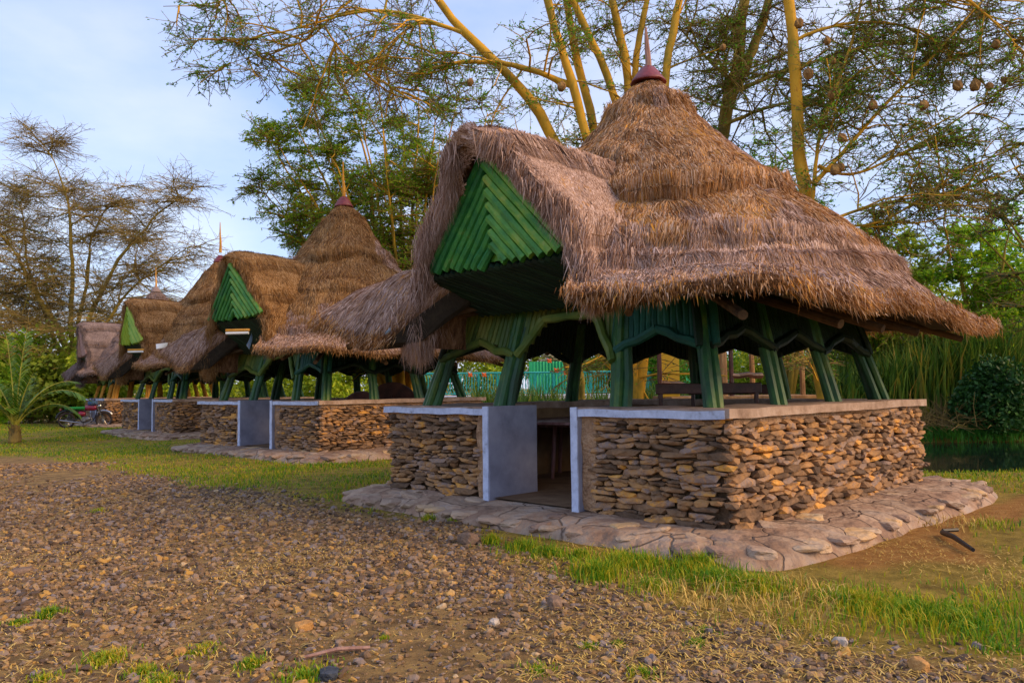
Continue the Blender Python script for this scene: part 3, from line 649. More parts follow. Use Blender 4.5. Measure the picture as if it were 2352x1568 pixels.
# ground material: earth, gravelly earth and turf soil, told apart by a painted-in ground cover map
def ground_mat():
    m=bpy.data.materials.new('ground'); m.use_nodes=True; nt_=m.node_tree; N=nt_.nodes; L=nt_.links; b=N['Principled BSDF']; b.inputs['Roughness'].default_value=.95; b.inputs['Specular IOR Level'].default_value=.15
    at_=N.new('ShaderNodeAttribute'); at_.attribute_name='cover'; sep=N.new('ShaderNodeSeparateColor'); L.new(at_.outputs['Color'],sep.inputs[0])
    tc=N.new('ShaderNodeTexCoord')
    def nz(sc,ramp,det=8):
        n=N.new('ShaderNodeTexNoise'); n.inputs['Scale'].default_value=sc; n.inputs['Detail'].default_value=det; n.inputs['Roughness'].default_value=.75; L.new(tc.outputs['Object'],n.inputs['Vector'])
        c=N.new('ShaderNodeValToRGB'); e=c.color_ramp.elements
        for i,(p,col) in enumerate(ramp):
            el=e[i] if i<2 else e.new(p); el.position=p; el.color=(*col,1)
        L.new(n.outputs['Fac'],c.inputs[0]); return c.outputs[0]
    grav=nz(3.2,[(.3,(.11,.07,.035)),(.45,(.22,.135,.055)),(.55,(.35,.215,.08)),(.7,(.47,.31,.10))])
    turf=nz(3.5,[(.3,(.13,.075,.02)),(.45,(.24,.17,.03)),(.6,(.36,.25,.05)),(.75,(.44,.25,.07))])
    dirt=nz(4,[(.3,(.24,.11,.03)),(.5,(.36,.175,.045)),(.7,(.44,.25,.08))])
    def mx(a,b_,f):
        x=N.new('ShaderNodeMix'); x.data_type='RGBA'; L.new(f,x.inputs[0]); L.new(a,x.inputs[6]); L.new(b_,x.inputs[7]); return x.outputs[2]
    c=mx(grav,turf,sep.outputs[0]); c=mx(c,dirt,sep.outputs[1]); L.new(c,b.inputs['Base Color'])
    v=N.new('ShaderNodeTexVoronoi'); v.inputs['Scale'].default_value=55; L.new(tc.outputs['Object'],v.inputs['Vector'])
    n2=N.new('ShaderNodeTexNoise'); n2.inputs['Scale'].default_value=30; n2.inputs['Detail'].default_value=8; L.new(tc.outputs['Object'],n2.inputs['Vector'])
    v.inputs['Scale'].default_value=17; n2.inputs['Scale'].default_value=47; n2.inputs['Roughness'].default_value=.8; ad=N.new('ShaderNodeMath'); ad.operation='MULTIPLY_ADD'; L.new(n2.outputs['Fac'],ad.inputs[0]); ad.inputs[1].default_value=2.2; L.new(v.outputs['Distance'],ad.inputs[2])
    bp=N.new('ShaderNodeBump'); bp.inputs['Strength'].default_value=.8; bp.inputs['Distance'].default_value=.02; L.new(ad.outputs[0],bp.inputs['Height']); L.new(bp.outputs[0],b.inputs['Normal'])
    return m
go=mb.build('ground',ground_mat(),smooth=True); tag(go,'gravel, bare earth and thin turf around the shelters','ground',kind='structure')
gm=gravel_mask(X,Y); dm=dirt_mask(X,Y)
def blur(a,k=2):
    a=a.astype(float)
    for _ in range(k): a=(a+np.roll(a,1,0)+np.roll(a,-1,0)+np.roll(a,1,1)+np.roll(a,-1,1))/5
    return a
col=np.stack([1-blur(gm),blur(dm),0*X,1+0*X],-1).reshape(-1,4)
ca=go.data.color_attributes.new('cover','FLOAT_COLOR','POINT'); ca.data.foreach_set('color',col.ravel())
# water
m=bpy.data.materials.new('river_water'); m.use_nodes=True; b=m.node_tree.nodes['Principled BSDF']; b.inputs['Base Color'].default_value=(.006,.014,.010,1); b.inputs['Roughness'].default_value=.06; b.inputs['IOR'].default_value=1.33; b.inputs['Specular IOR Level'].default_value=.5
nz_=m.node_tree.nodes.new('ShaderNodeTexNoise'); nz_.inputs['Scale'].default_value=1.6; nz_.inputs['Detail'].default_value=3
bp=m.node_tree.nodes.new('ShaderNodeBump'); bp.inputs['Strength'].default_value=.06; bp.inputs['Distance'].default_value=.05; m.node_tree.links.new(nz_.outputs[0],bp.inputs['Height']); m.node_tree.links.new(bp.outputs[0],b.inputs['Normal'])
mb=MB(); gx,gy=np.meshgrid(np.linspace(0,130,60),np.linspace(-0,29,20)); mb.add(np.stack([gx,gy*1.0,gx*0+WATER],-1),gridq(20,60))
wo=mb.build('water',m); tag(wo,'dark still river water beyond the nearest shelter','water',kind='structure')

# gravel ------------------------------------------------------------------
def on_hut(X,Y,grow=0.):
    r=np.zeros(X.shape,bool)
    for c,rz in ((C1,0),(C2,math.radians(4)),(C3,math.radians(-2)),(C4,math.radians(-8))):
        a=-math.pi*3/4+rz; dx,dy=X-c[0],Y-c[1]
        u=np.abs(dx*math.cos(a)+dy*math.sin(a)); v=np.abs(-dx*math.sin(a)+dy*math.cos(a))
        r|=((u**9+v**9)**(1/9.)<3.66+grow)
    return r
def scatter(n, x0,x1,y0,y1, test, power=1.0):
    """points denser towards the camera's side of the lot"""
    out=[];tot=0
    while tot<n:
        k=n*2
        y=y0*(y1/y0)**(rng.random(k)**power); x=rng.uniform(x0,x1,k)
        ok=(np.abs(x)<y*.74+1.2)&test(x,y); P=np.stack([x[ok],y[ok]],1); out.append(P); tot+=len(P)
    return np.concatenate(out)[:n]
ngr=98000
P=scatter(ngr,-14,12,3.6,19,lambda x,y:gravel_mask(x+rng.normal(0,.22,x.shape),y+rng.normal(0,.32,x.shape))&~on_hut(x,y))
patch=noise(np.stack([P[:,0],P[:,1],0*P[:,0]],1),.8,5)
P=P[rng.random(len(P))<.60+.55*patch]
n_=len(P); sz=.0066*np.exp(rng.normal(0,.60,n_))*(.9+P[:,1]*.085); sz=np.minimum(sz,.036)*np.where(P[:,1]>9,1.1,1)
size=np.stack([sz*rng.uniform(.9,1.7,n_),sz*rng.uniform(.7,1.2,n_),sz*rng.uniform(.35,.85,n_)],1)
z=height(P[:,0],P[:,1])+size[:,2]*.45
ico0=(lambda v,t:(v,t))(*ico(1))
import bmesh
def lowrock():
    bm=bmesh.new(); bmesh.ops.create_icosphere(bm,subdivisions=1,radius=1); 
    return None
_b=bmesh.new(); bmesh.ops.create_cube(_b,size=1.5); bmesh.ops.bevel(_b,geom=_b.edges[:]+_b.verts[:],offset=.35,segments=1,affect='EDGES'); bmesh.ops.triangulate(_b,faces=_b.faces[:]); _b.verts.index_update()
LOW=(np.array([v.co[:] for v in _b.verts]),np.array([[v.index for v in f.verts] for f in _b.faces])); _b.free()
V,T=rocks(np.stack([P[:,0],P[:,1],z],1),size,rng.uniform(0,6.28,n_),tmpl=LOW,rough=.14,box=.95,tilt=.35)
mb=MB(); mb.add(V,T); tag(mb.build('gravel',M['gravel']),'loose mixed gravel covering the open lot','gravel',kind='stuff')

# larger single stones that stand out of the gravel
def big_stone(x,y,s,label,m_='gravel',flat=.5):
    p=at(x,y,z=.0); V,T=rocks(np.zeros((1,3)),np.array([[s,s*.7,s*flat]]),np.array([rng.uniform(0,3)]),tmpl=ICO2,rough=.07,tilt=.1,box=.6)
    mb=MB(); mb.add(V,T); o=mb.build('loose_stone',M[m_]); o.location=(p[0],p[1],float(height(np.array(p[0]),np.array(p[1])))+s*flat*.6)
    tag(o,label,'stone','larger stones lying in the gravel'); return o
M['ochre_rock']=mat('ochre_rock',[(0,(.30,.14,.04)),(1,(.55,.30,.10))],scale=9,bump=.8)
M['pale_rock']=mat('pale_rock',[(0,(.30,.25,.2)),(1,(.55,.48,.42))],scale=9,bump=.8)
M['dark_rock']=mat('dark_rock',[(0,(.02,.025,.035)),(1,(.07,.08,.10))],scale=9,bump=.8)
M['brown_rock']=mat('brown_rock',[(0,(.12,.075,.05)),(1,(.28,.18,.12))],scale=9,bump=.8)
big_stone(413,1502,.04,'orange stone in the gravel, left of the dry stick','ochre_rock',.7)
big_stone(695,1448,.07,'broad tan stone just above the right end of the dry stick','ochre_rock',.5)
big_stone(755,1563,.08,'dark blue-black stone cut by the bottom edge of the picture','dark_rock',.4)
big_stone(50,1310,.10,'flat brown stone lying far left in the gravel','brown_rock',.35)
big_stone(1275,1397,.075,'square brown rock in front of the grass by the gateway','brown_rock',.7)
big_stone(1075,1250,.12,'rough dark brown rock beside the grass tuft in front of the plinth','brown_rock',.6)
big_stone(890,1360,.085,'dark flat slab in the gravel below the left wall of the nearest shelter','brown_rock',.25)
big_stone(1135,1435,.045,'pale grey stone in the middle of the gravel foreground','pale_rock',.6)
big_stone(1930,1475,.045,'pale grey-blue stone at the lower right below the grass','pale_rock',.7)
big_stone(2110,1535,.06,'rounded orange-brown rock near the bottom right','ochre_rock',.8)
big_stone(1990,1230,.06,'pink-white stone on the bare orange earth beside the plinth','pale_rock',.7)
# stick
mb=MB(); a=at(700,1508,z=.03); b_=at(850,1486,z=.05); mb.tube([a,(a+b_)/2+Vector((0,0,.02)),b_],[.011,.014,.012],6); tag(mb.build('dry_stick',M['grey_wood']),'grey dry stick lying on the gravel in the foreground','stick')
mb=MB(); a=at(2165,1222,z=.03); b_=at(2235,1262,z=.03); mb.tube([a,a.lerp(b_,.4)+Vector((0,0,.02)),b_],[.03,.028,.02],7); mb.tube([a+Vector((0,0,.02)),at(2200,1216,z=.05)],.02,6); tag(mb.build('dark_branch',M['black']),'short black burnt branch on bare earth right of the plinth','branch')

# grass ------------------------------------------------------------------
def grass_blades(P, h, W=.006, bend=.5, base=None):
    n=len(P); z=height(P[:,0],P[:,1]) if base is None else base
    r0=np.stack([P[:,0],P[:,1],z-.01],1)
    a=rng.uniform(0,6.28,n); d=np.stack([np.cos(a),np.sin(a),0*a],1); s=np.stack([-np.sin(a+rng.normal(0,.6,n)),np.cos(a),0*a],1)
    b=(bend*rng.uniform(.2,1.4,n))[:,None]; h=h[:,None]
    m=r0+np.array([0,0,1.])*h*.6+d*h*b*.35; e=r0+np.array([0,0,1.])*h*(1-.35*b)+d*h*b
    W=W*rng.uniform(.6,1.4,(n,1)) if np.isscalar(W) else W[:,None]
    V=np.stack([r0-s*W,r0+s*W,m-s*W*.8,m+s*W*.8,e],1).reshape(-1,3)
    T=np.array([[0,1,3],[0,3,2],[2,3,4]])[None]+(np.arange(n)*5)[:,None,None]
    return V,T.reshape(-1,3)
mb=MB()
turf=lambda x,y:(~gravel_mask(x+rng.normal(0,.10,x.shape),y+rng.normal(0,.16,x.shape)))&~on_hut(x,y)&(pond(x,y)<.1)
P=scatter(150000,-30,14,5.2,44,lambda x,y:turf(x,y)&~dirt_mask(x,y),.85)
pt=noise(np.stack([P[:,0],P[:,1],0*P[:,0]],1),1.1,2)+.6*noise(np.stack([P[:,0],P[:,1],0*P[:,0]],1),3.2,6)
k=rng.random(len(P))<np.where(P[:,1]<12,np.clip(.30+1.05*pt,.04,1),np.clip(.8+.4*pt,.3,1)); P=P[k]; pt=pt[k]
h=rng.uniform(.03,.085,len(P))*(1+.55*np.clip(pt,-1,1.2))*np.where(P[:,1]<10.5,1.35,1); W=.0028*(1+P[:,1]*.10)*rng.uniform(.6,1.4,len(P))
V,T=grass_blades(P,h,W=W,bend=.7); mb.add(V,T,0)
# tufts: along the plinth's near edge and in the gravel
tufts=[(1130,1250,.10,500,.16),(1200,1262,.16,900,.16),(1260,1275,.16,800,.15),(1330,1285,.15,700,.15),(1370,1325,.22,1500,.22),(1425,1300,.2,900,.2),(1480,1300,.25,1300,.16),(1580,1310,.25,1200,.15),(1640,1335,.28,1700,.2),(1740,1350,.25,1200,.2),(1960,1380,.35,2000,.16),(2080,1400,.35,2000,.15),(2200,1420,.35,1800,.15),(1500,1350,.2,800,.15),(985,1195,.12,300,.12),(1610,1300,.2,800,.22),
 (112,1405,.10,600,.11),(45,1422,.09,350,.07),(240,1515,.13,900,.09),(325,1545,.10,400,.08),(460,1495,.12,500,.06),(578,1530,.10,400,.08),(225,1172,.14,250,.10),(1350,1485,.07,300,.05),(1418,1480,.06,220,.05),(700,1560,.16,800,.08),(1600,1482,.07,200,.07),(1470,1555,.10,300,.07),(1045,1200,.1,200,.1),(370,1570,.12,500,.08),(100,1562,.10,200,.08),(880,1470,.05,80,.05),(1240,1545,.12,300,.06),(2290,1480,.3,600,.09),(1620,1450,.10,150,.07)]
for x,y,r,n,h in tufts:
    n=int(n*.6) if r>.14 else n; r=r*1.25 if r>.14 else r
    p=at(x,y,z=0); a=rng.uniform(0,6.28,n); q=r*np.abs(rng.normal(0,.55,n)); P=np.stack([p[0]+q*np.cos(a),p[1]+q*np.sin(a)*1.3],1)
    V,T=grass_blades(P,rng.uniform(.3,1.1,n)*h*.85,W=.0042,bend=.6); mb.add(V,T,0)
P=scatter(9000,1,12,5.2,12,lambda x,y:turf(x,y)); pt2=noise(np.stack([P[:,0],P[:,1],0*P[:,0]],1),2.1,4); P=P[pt2>.25]
V,T=grass_blades(P,rng.uniform(.05,.20,len(P)),W=.0034,bend=1.1); mb.add(V,T,1)
tag(mb.build('grass',[M['grass'],M['dry']]),'yellow-green grass in patches between gravel and plinths','grass',kind='stuff')
# dry straw lying about
P=scatter(60000,-9,9,3.8,13,lambda x,y:~on_hut(x,y))
pt=noise(np.stack([P[:,0],P[:,1],0*P[:,0]],1),1.3,7)+.25*(P[:,0]>0)-.02*(P[:,1]); P=P[rng.random(len(P))<np.clip(.15+.75*pt,.03,1)]
n_=len(P); a=rng.uniform(0,6.28,n_); l=rng.uniform(.03,.12,n_)[:,None]; d=np.stack([np.cos(a),np.sin(a),rng.normal(.05,.12,n_)],1); c=np.stack([P[:,0],P[:,1],height(P[:,0],P[:,1])+rng.uniform(.008,.03,n_)],1); s=np.stack([-np.sin(a),np.cos(a),0*a],1)*.0030
V=np.stack([c-d*l*.5-s,c-d*l*.5+s,c+s+np.array([0,0,.01]),c-s+np.array([0,0,.01]),c+d*l*.5],1).reshape(-1,3)
T=(np.array([[0,1,2],[0,2,3],[3,2,4]])[None]+(np.arange(n_)*5)[:,None,None]).reshape(-1,3)
mb=MB(); mb.add(V,T); tag(mb.build('dry_straw',M['dry']),'yellow dry grass stalks strewn over the gravel','straw',kind='stuff')
# bank grass beyond the water
P=np.stack([rng.uniform(2,32,60000),rng.uniform(25.2,28.5,60000)],1); P=P[(pond(P[:,0],P[:,1])<.25)]
mb=MB(); V,T=grass_blades(P,rng.uniform(.15,.42,len(P)),W=.014,bend=.5,base=np.maximum(height(P[:,0],P[:,1]),WATER)); mb.add(V,T)
tag(mb.build('bank_grass',M['grass_green']),'bright green grass along the far river bank','grass',kind='stuff')

# ------------------------------------------------------------------ leaves, bushes, trees
def leafquads(c, size, asp=.45, flat=.5):
    n=len(c); a=rng.normal(0,1,(n,3)); a[:,2]*=flat; a/=np.linalg.norm(a,axis=1,keepdims=True)
    b=np.cross(a,rng.normal(0,1,(n,3))*[flat,flat,1]); b/=np.linalg.norm(b,axis=1,keepdims=True)+1e-9
    s=(size*rng.uniform(.6,1.5,n))[:,None] if np.ndim(size) else size*rng.uniform(.6,1.5,(n,1))
    V=np.stack([c-a*s,c-b*s*asp,c+a*s,c+b*s*asp],1).reshape(-1,3)
    return V,(np.arange(n)*4)[:,None]+np.array([[0,1,2,3]])
def children(P, m, t0, L, spread, flat=.6, droop=.1, K=5, wob=.08, up=.0, tip=.25):
    """P (N,K0,3) -> new polylines (N*m,K,3)"""
    N,K0,_=P.shape
    t=rng.uniform(t0,1,(N,m))*(K0-1)-1e-6; i=t.astype(int); i=np.clip(i,0,K0-2); u=(t-i)[...,None]
    ar=np.arange(N)[:,None]; st=P[ar,i]*(1-u)+P[ar,i+1]*u; d0=P[ar,i+1]-P[ar,i]; d0/=np.linalg.norm(d0,axis=-1,keepdims=True)+1e-9
    r=rng.normal(0,1,(N,m,3)); r[...,2]*=flat; r/=np.linalg.norm(r,axis=-1,keepdims=True)
    d=d0*(1-spread)+r*spread*1.2+np.array([0,0,up]); d/=np.linalg.norm(d,axis=-1,keepdims=True)
    l=rng.uniform(L[0],L[1],(N,m,1))*(1-(1-tip)*(t/(K0-1))[...,None])
    out=[st]; cur=st; dd=d
    for k in range(K-1):
        dd=dd+rng.normal(0,wob*2,(N,m,3))+np.array([0,0,-droop]); dd/=np.linalg.norm(dd,axis=-1,keepdims=True)
        cur=cur+dd*l/(K-1); out.append(cur)
    return np.stack(out,2).reshape(N*m,K,3)
def tree(name,label,limbs,lv,leafn,leafs,bark='bark',twig='twig',leaf='leaf',group=None,keep=None,origin=None,lflat=.5):
    """limbs: list of (points, r0, r1); lv: children specs; every tree a thing with trunk, twigs and crown of its own"""
    o=origin or limbs[0][0][0]; o=np.array(list(o),float)
    root=empty(name,o,0,label,'tree',group)
    mb=MB(); LP=[]
    for pts,r0,r1 in limbs:
        L0=np.linalg.norm(np.array(list(pts[-1]))-np.array(list(pts[0]))); P=catmull(even(pts,max(.4,L0/14)),26); P[1:-1]+=rng.normal(0,r0*.10,(24,3))+np.stack([noise(P[1:-1],.9,k_) for k_ in (1,3,5)],1)*min(.12,r0*.8); mb.tube(P-o,(r0+(r1-r0)*np.linspace(0,1,26)**.9)*(1+.05*rng.normal(0,1,26)),10); LP.append(P)
    P=np.stack(LP); tw=MB(); alltw=[]
    for li,(m_,t0,L,spread,flat,droop,K,ra,rb,sides,up,big) in enumerate(lv):
        P=children(P,m_,t0,L,spread,flat,droop,K,up=up)
        if keep is not None: P=P[keep(P[:,-1])]
        r=np.linspace(ra,rb,K)[None]*np.ones((len(P),1)); V,Q=tubes(P-o,r,sides); (mb if big else tw).add(V,Q)
        alltw.append(P)
    mb.build('trunk',M[bark],root,smooth=True)
    if tw.n: tw.build('twigs',M[twig],root)
    if leafn:
        C_=[]
        for P,kf in ((alltw[-1],1),(alltw[-2] if len(alltw)>1 else alltw[-1],.5)):
            n=int(len(P)*leafn*kf); i=rng.integers(0,len(P),n); K=P.shape[1]; t=rng.random(n)*(K-1)*.999; k=t.astype(int); u=(t-k)[:,None]
            C_.append(P[i,k]*(1-u)+P[i,k+1]*u+rng.normal(0,leafs*.7,(n,3)))
        c=np.concatenate(C_)-o; den=noise(c,.55,4)+.5*noise(c,1.7,2); c=c[rng.random(len(c))<np.clip(.62+.6*den,.08,1)]
        V,Q=leafquads(c,leafs,flat=lflat); cb=MB(); cb.add(V,Q); cb.build('crown',M[leaf],root)
    return root
def ld(d,*pts): return [at(x,y,d=d+(p[0] if p else 0)) for x,y,*p in pts]
def base(x,d,z=0): 
    v=at(x,900,d=d); return Vector((v.x,v.y,z))
LVA=[(9,.12,(1.6,3.6),.62,.75,.05,7,.045,.016,5,.05,True),(7,.15,(.8,1.7),.6,.6,.06,5,.013,.007,3,.0,False),(6,.1,(.3,.75),.62,.5,.05,3,.006,.004,3,0,False)]
# behind the nearest shelter: the many-stemmed yellow fever tree
B=base(1452,20)
T1=tree('fever_tree','many-stemmed yellow-barked tree fanning out directly behind the nearest shelter roof',[
 ([B]+ld(20,(1305,330),(1235,255),(1130,142),(1060,75),(1008,0),(960,-90)),.20,.09),
 ([B]+ld(19.5,(1352,265),(1312,180),(1272,90),(1245,0),(1230,-120)),.17,.09),
 ([B]+ld(20.5,(1375,290),(1338,190),(1308,90),(1290,0),(1290,-120)),.17,.09),
 ([B]+ld(20,(1435,220),(1392,140),(1335,60),(1308,0),(1270,-110)),.18,.08),
 ([B]+ld(20.4,(1455,190),(1440,110),(1404,0),(1390,-120)),.18,.09),
 ([B]+ld(20.6,(1462,200),(1458,110),(1478,30),(1510,-60)),.15,.07),
 ([B]+ld(19.8,(1528,180),(1545,80),(1562,0),(1580,-120)),.15,.09),
 (ld(19.6,(1310,195),(1250,170),(1140,147),(1060,152),(985,160),(930,190)),.085,.03),
 (ld(19.2,(1008,0),(900,-60),(760,-70),(620,-30),(480,20),(375,15)),.06,.008),
 (ld(18.4,(1060,75),(940,30),(820,20),(700,60),(560,100),(420,88)),.05,.006),
 (ld(19,(900,-60),(745,40),(740,90),(640,115),(500,155)),.04,.005),
 (ld(19,(745,60),(800,150),(880,190),(960,230)),.03,.008),
 (ld(20,(1020,60),(960,40),(905,90),(860,200)),.05,.01),
],[(13,.12,(1.6,3.6),.62,.6,.04,7,.030,.013,4,0,True),(8,.12,(.8,1.9),.6,.5,.05,5,.012,.008,3,0,False),(6,.1,(.3,.8),.62,.5,.05,3,.008,.005,3,0,False)],4.5,.032,group='yellow-barked fever trees')
B=base(1640,21)
tree('fever_tree','olive forked tree rising right of the cone roof peak',[
 ([B]+ld(21,(1650,310),(1680,225),(1695,120),(1708,0),(1715,-100)),.25,.14),
 (ld(21,(1668,255),(1705,160),(1742,70),(1762,-10),(1790,-110)),.15,.10),
 (ld(20.5,(1690,210),(1760,180),(1850,150),(1950,110),(2070,90),(2200,130)),.06,.012),
 (ld(20.5,(1660,290),(1750,250),(1850,230),(1980,170)),.06,.015),
 (ld(20.8,(1690,200),(1620,130),(1560,60)),.05,.02),
],[(16,.1,(1.4,3.6),.62,.6,.04,7,.032,.015,4,0,True),(10,.12,(.7,1.8),.6,.5,.05,5,.014,.009,3,0,False),(8,.1,(.3,.8),.62,.5,.05,3,.009,.006,3,0,False)],3.8,.030,bark='bark_olive',group='yellow-barked fever trees')
B=base(1898,18.5)
tree('fever_tree','single tall orange-yellow trunk right of the nearest roof',[
 ([B]+ld(18.5,(1872,500),(1858,380),(1838,250),(1815,100),(1798,0),(1790,-120)),.17,.12),
 (ld(18.3,(1868,480),(1885,300),(1930,190),(1965,60),(1985,-60)),.05,.025),
 (ld(18.2,(1872,420),(1960,330),(2040,230),(2130,140),(2260,0)),.055,.02),
 (ld(18.1,(1880,380),(1950,420),(2030,370),(2120,330),(2230,250),(2330,190)),.04,.012),
 (ld(18,(1872,520),(1960,480),(2060,460),(2200,440),(2340,380)),.04,.012),
 (ld(18,(1868,500),(1990,530),(2100,470),(2200,390),(2352,330)),.035,.012),
 (ld(18.4,(1815,100),(1900,60),(2020,45),(2110,60),(2190,140)),.045,.015),
 (ld(18.4,(1900,-60),(2050,-20),(2200,20),(2352,60)),.045,.015),
 (ld(17.6,(2050,-80),(2200,-20),(2300,60),(2352,120)),.045,.015),
],[(15,.12,(1.2,3.0),.55,.5,.03,7,.022,.012,4,.02,True),(9,.12,(.6,1.6),.58,.4,.04,5,.012,.008,3,0,False),(8,.1,(.25,.7),.6,.4,.05,3,.008,.005,3,0,False)],3.8,.030,group='yellow-barked fever trees')
# mid-left leafy acacia between second and first roofs
def fan(bx,d,tops,r0=.13,r1=.03,mid=.5):
    B=base(bx,d); out=[]
    for (x,y,dd) in tops:
        T_=at(x,y,d=d+dd); mm=B.lerp(T_,mid); mm.z=B.z+(T_.z-B.z)*(mid+.12); out.append(([B,mm,T_],r0*rng.uniform(.7,1.1),r1))
    return out
tree('acacia_tree','leafy green acacia rising between the second and the nearest roof',
 fan(935,27,[(600,300,0),(590,420,1),(700,200,-1),(780,130,1),(860,150,-2),(960,180,0),(1050,200,1),(640,330,-1),(620,440,0),(880,300,-3),(1010,330,-2),(760,360,-2),(920,230,2),(1120,260,0),(700,470,1),(820,230,-1),(720,290,0),(960,400,-1),(840,420,1),(1000,250,-1),(660,250,1),(1080,330,1)],.13,.012),
 [(14,.32,(1.4,3.4),.60,.30,.02,6,.028,.014,4,.0,True),(9,.12,(.8,1.8),.6,.28,.03,4,.014,.010,3,0,False),(7,.1,(.35,.9),.6,.28,.04,3,.009,.007,3,0,False)],6.5,.045,leaf='leaf_mid',group='green acacias behind the shelters')
# left bare spreading tree
tree('bare_acacia_tree','wide nearly leafless acacia spreading behind the farthest shelters at the left',
 [([base(150,50)]+ld(50,(185,900),(150,780),(90,680),(30,570),(-40,500)),.30,.015),
  ([base(152,50)]+ld(50,(185,900),(160,780),(165,620),(160,480),(135,360),(90,320)),.26,.015),
  ([base(154,50)]+ld(51,(190,900),(175,760),(205,620),(215,500),(270,430)),.24,.015),
  ([base(156,50)]+ld(49,(195,900),(185,790),(240,660),(300,550),(380,470),(440,440)),.24,.015),
  ([base(158,50)]+ld(48,(195,900),(190,820),(270,690),(360,610),(450,560)),.18,.015),
  ([base(148,50)]+ld(52,(180,900),(130,790),(60,620),(60,500),(30,430)),.22,.015),
  ([base(144,50)]+ld(51,(176,900),(90,780),(10,700),(-60,620)),.24,.015),
  ([base(144,50)]+ld(48,(176,900),(110,820),(20,760),(-60,740)),.16,.015)],
 [(20,.38,(3.0,7),.62,.30,.00,8,.05,.025,4,.02,True),(13,.10,(1.6,4.2),.60,.30,.03,6,.018,.012,3,0,False),(9,.1,(.8,2.4),.6,.25,.05,4,.011,.008,3,0,False)],.5,.06,bark='bark_olive',leaf='leaf_olive',group='trees at the far left')
# trees to the right and behind
def leafy(name,label,bx,d,tops,leaf,n,ls,group,bark='bark_olive',r0=.16,spr=(1.6,3.2)):
    return tree(name,label,fan(bx,d,tops,r0,.012,.45),[(13,.25,spr,.65,.4,.02,5,.03,.016,4,0,True),(11,.1,(.8,2.0),.65,.35,.03,4,.016,.010,3,0,False)],n,ls,bark=bark,leaf=leaf,group=group,lflat=.55)
GR='green trees beyond the river'
leafy('broad_acacia_tree','bright green tree whose crown shows just right of the big roof slope',2010,32,[(1940,560,0),(2010,500,1),(2080,540,-1),(1960,640,0),(2060,650,1),(2120,600,0),(1900,600,1)],'leaf_lime',30,.075,GR)
leafy('broad_acacia_tree','wide dark green tree against the right edge of the picture',2260,30,[(2170,500,0),(2250,470,1),(2330,480,-1),(2200,600,0),(2300,600,1),(2400,560,0),(2140,640,0),(2350,660,0)],'leaf_mid',28,.075,GR)
leafy('broad_acacia_tree','tall thin-leaved tree reaching into the sky at the far right',2560,24,[(2200,330,0),(2290,290,1),(2380,240,0),(2250,420,0),(2360,400,0),(2150,430,1)],'leaf_dark',10,.045,GR,spr=(1.2,2.6),r0=.08)
leafy('broad_acacia_tree','olive tree low behind the right eave of the nearest shelter',2120,36,[(2040,690,0),(2110,640,1),(2190,680,0),(2080,740,0),(2170,730,0),(2000,720,0)],'leaf_lime',26,.085,GR)
leafy('broad_acacia_tree','leafy tree seen over the thatch between the orange trunk and the cone roof',1800,31,[(1740,420,0),(1800,370,1),(1850,440,-1),(1780,300,0),(1850,330,1),(1720,330,0),(1900,470,0)],'leaf',14,.06,GR,spr=(1.4,3))
leafy('broad_acacia_tree','thin dark tree seen in the gap between gable roof and cone roof',1338,30,[(1180,260,0),(1240,230,1),(1290,280,-1),(1130,300,0),(1100,240,1),(1210,330,0)],'leaf',10,.055,GR,spr=(1.4,3))

def bush(name,label,c,rad,n,ls,leaf,group,lumps=9,cat='bush',stems=12,low=.0):
    c=Vector(c); root=empty(name,c,0,label,cat,group); rad=np.array(rad)
    L_=rng.normal(0,1,(lumps,3)); L_/=np.linalg.norm(L_,axis=1,keepdims=True); L_[:,2]=np.abs(L_[:,2])*1.0-low; cen=L_*rad*rng.uniform(.35,.7,(lumps,1)); cen[:,2]+=rad[2]*.35
    i=rng.integers(0,lumps,n); q=rng.normal(0,1,(n,3)); q/=np.linalg.norm(q,axis=1,keepdims=True); rr=rng.uniform(.55,1.05,(n,1))**.6
    p=cen[i]+q*rr*rad*rng.uniform(.34,.46,(lumps,1))[i]; p=p[p[:,2]>.0]
    den=noise(p,1.6/max(rad.max()/2,.7),3)+.5*noise(p,4/max(rad.max()/2,.7),1); p=p[rng.random(len(p))<np.clip(.6+.5*den,.1,1)]
    V,Q=leafquads(p,ls,asp=.5,flat=.8); mb=MB(); mb.add(V,Q); mb.build('foliage',M[leaf],root)
    mb=MB()
    for k in range(stems):
        e=cen[rng.integers(0,lumps)]*rng.uniform(.8,1.2); s0=np.array([rng.normal(0,rad[0]*.2),rng.normal(0,rad[1]*.15),0]); mb.tube([s0,(s0+e)/2+rng.normal(0,.06,3)*rad[2]*.3,e],[.035,.025,.012],5)
    mb.build('stems',M['twig'],root); return root
def gb(x,y_top,d,w,leaf,label,n=6000,ls=.09,group='undergrowth bushes behind the shelters',name='bush',**k):
    """bush standing on the ground at distance d, x pixel, top pixel, pixel width"""
    b_=base(x,d); top=at(x,y_top,d=d); hz=top.z; return bush(name,label,b_,(w/2/F*d,w/2.4/F*d,hz*.95),n,ls,leaf,group,**k)
gb(2275,838,26.8,190,'leaf_dark','rounded dark green shrub on the far river bank at the right',n=19000,ls=.075,name='shrub',lumps=26,low=.2)
gb(640,842,48,260,'leaf_lime','lime bush seen between the legs of the second shelter',n=7000,ls=.13)
gb(420,850,60,220,'leaf_lime','lime bush behind the gateway of the third shelter',n=6000,ls=.15)
gb(250,815,47.5,260,'leaf_lime','yellow-green bush glowing between the far left shelters',n=9000,ls=.15)
gb(90,770,47,330,'leaf_olive','tall yellow-green thicket behind the young palm',n=14000,ls=.16,lumps=14)
gb(-20,770,46,260,'leaf_mid','olive thicket cut by the left edge of the picture',n=10000,ls=.16)
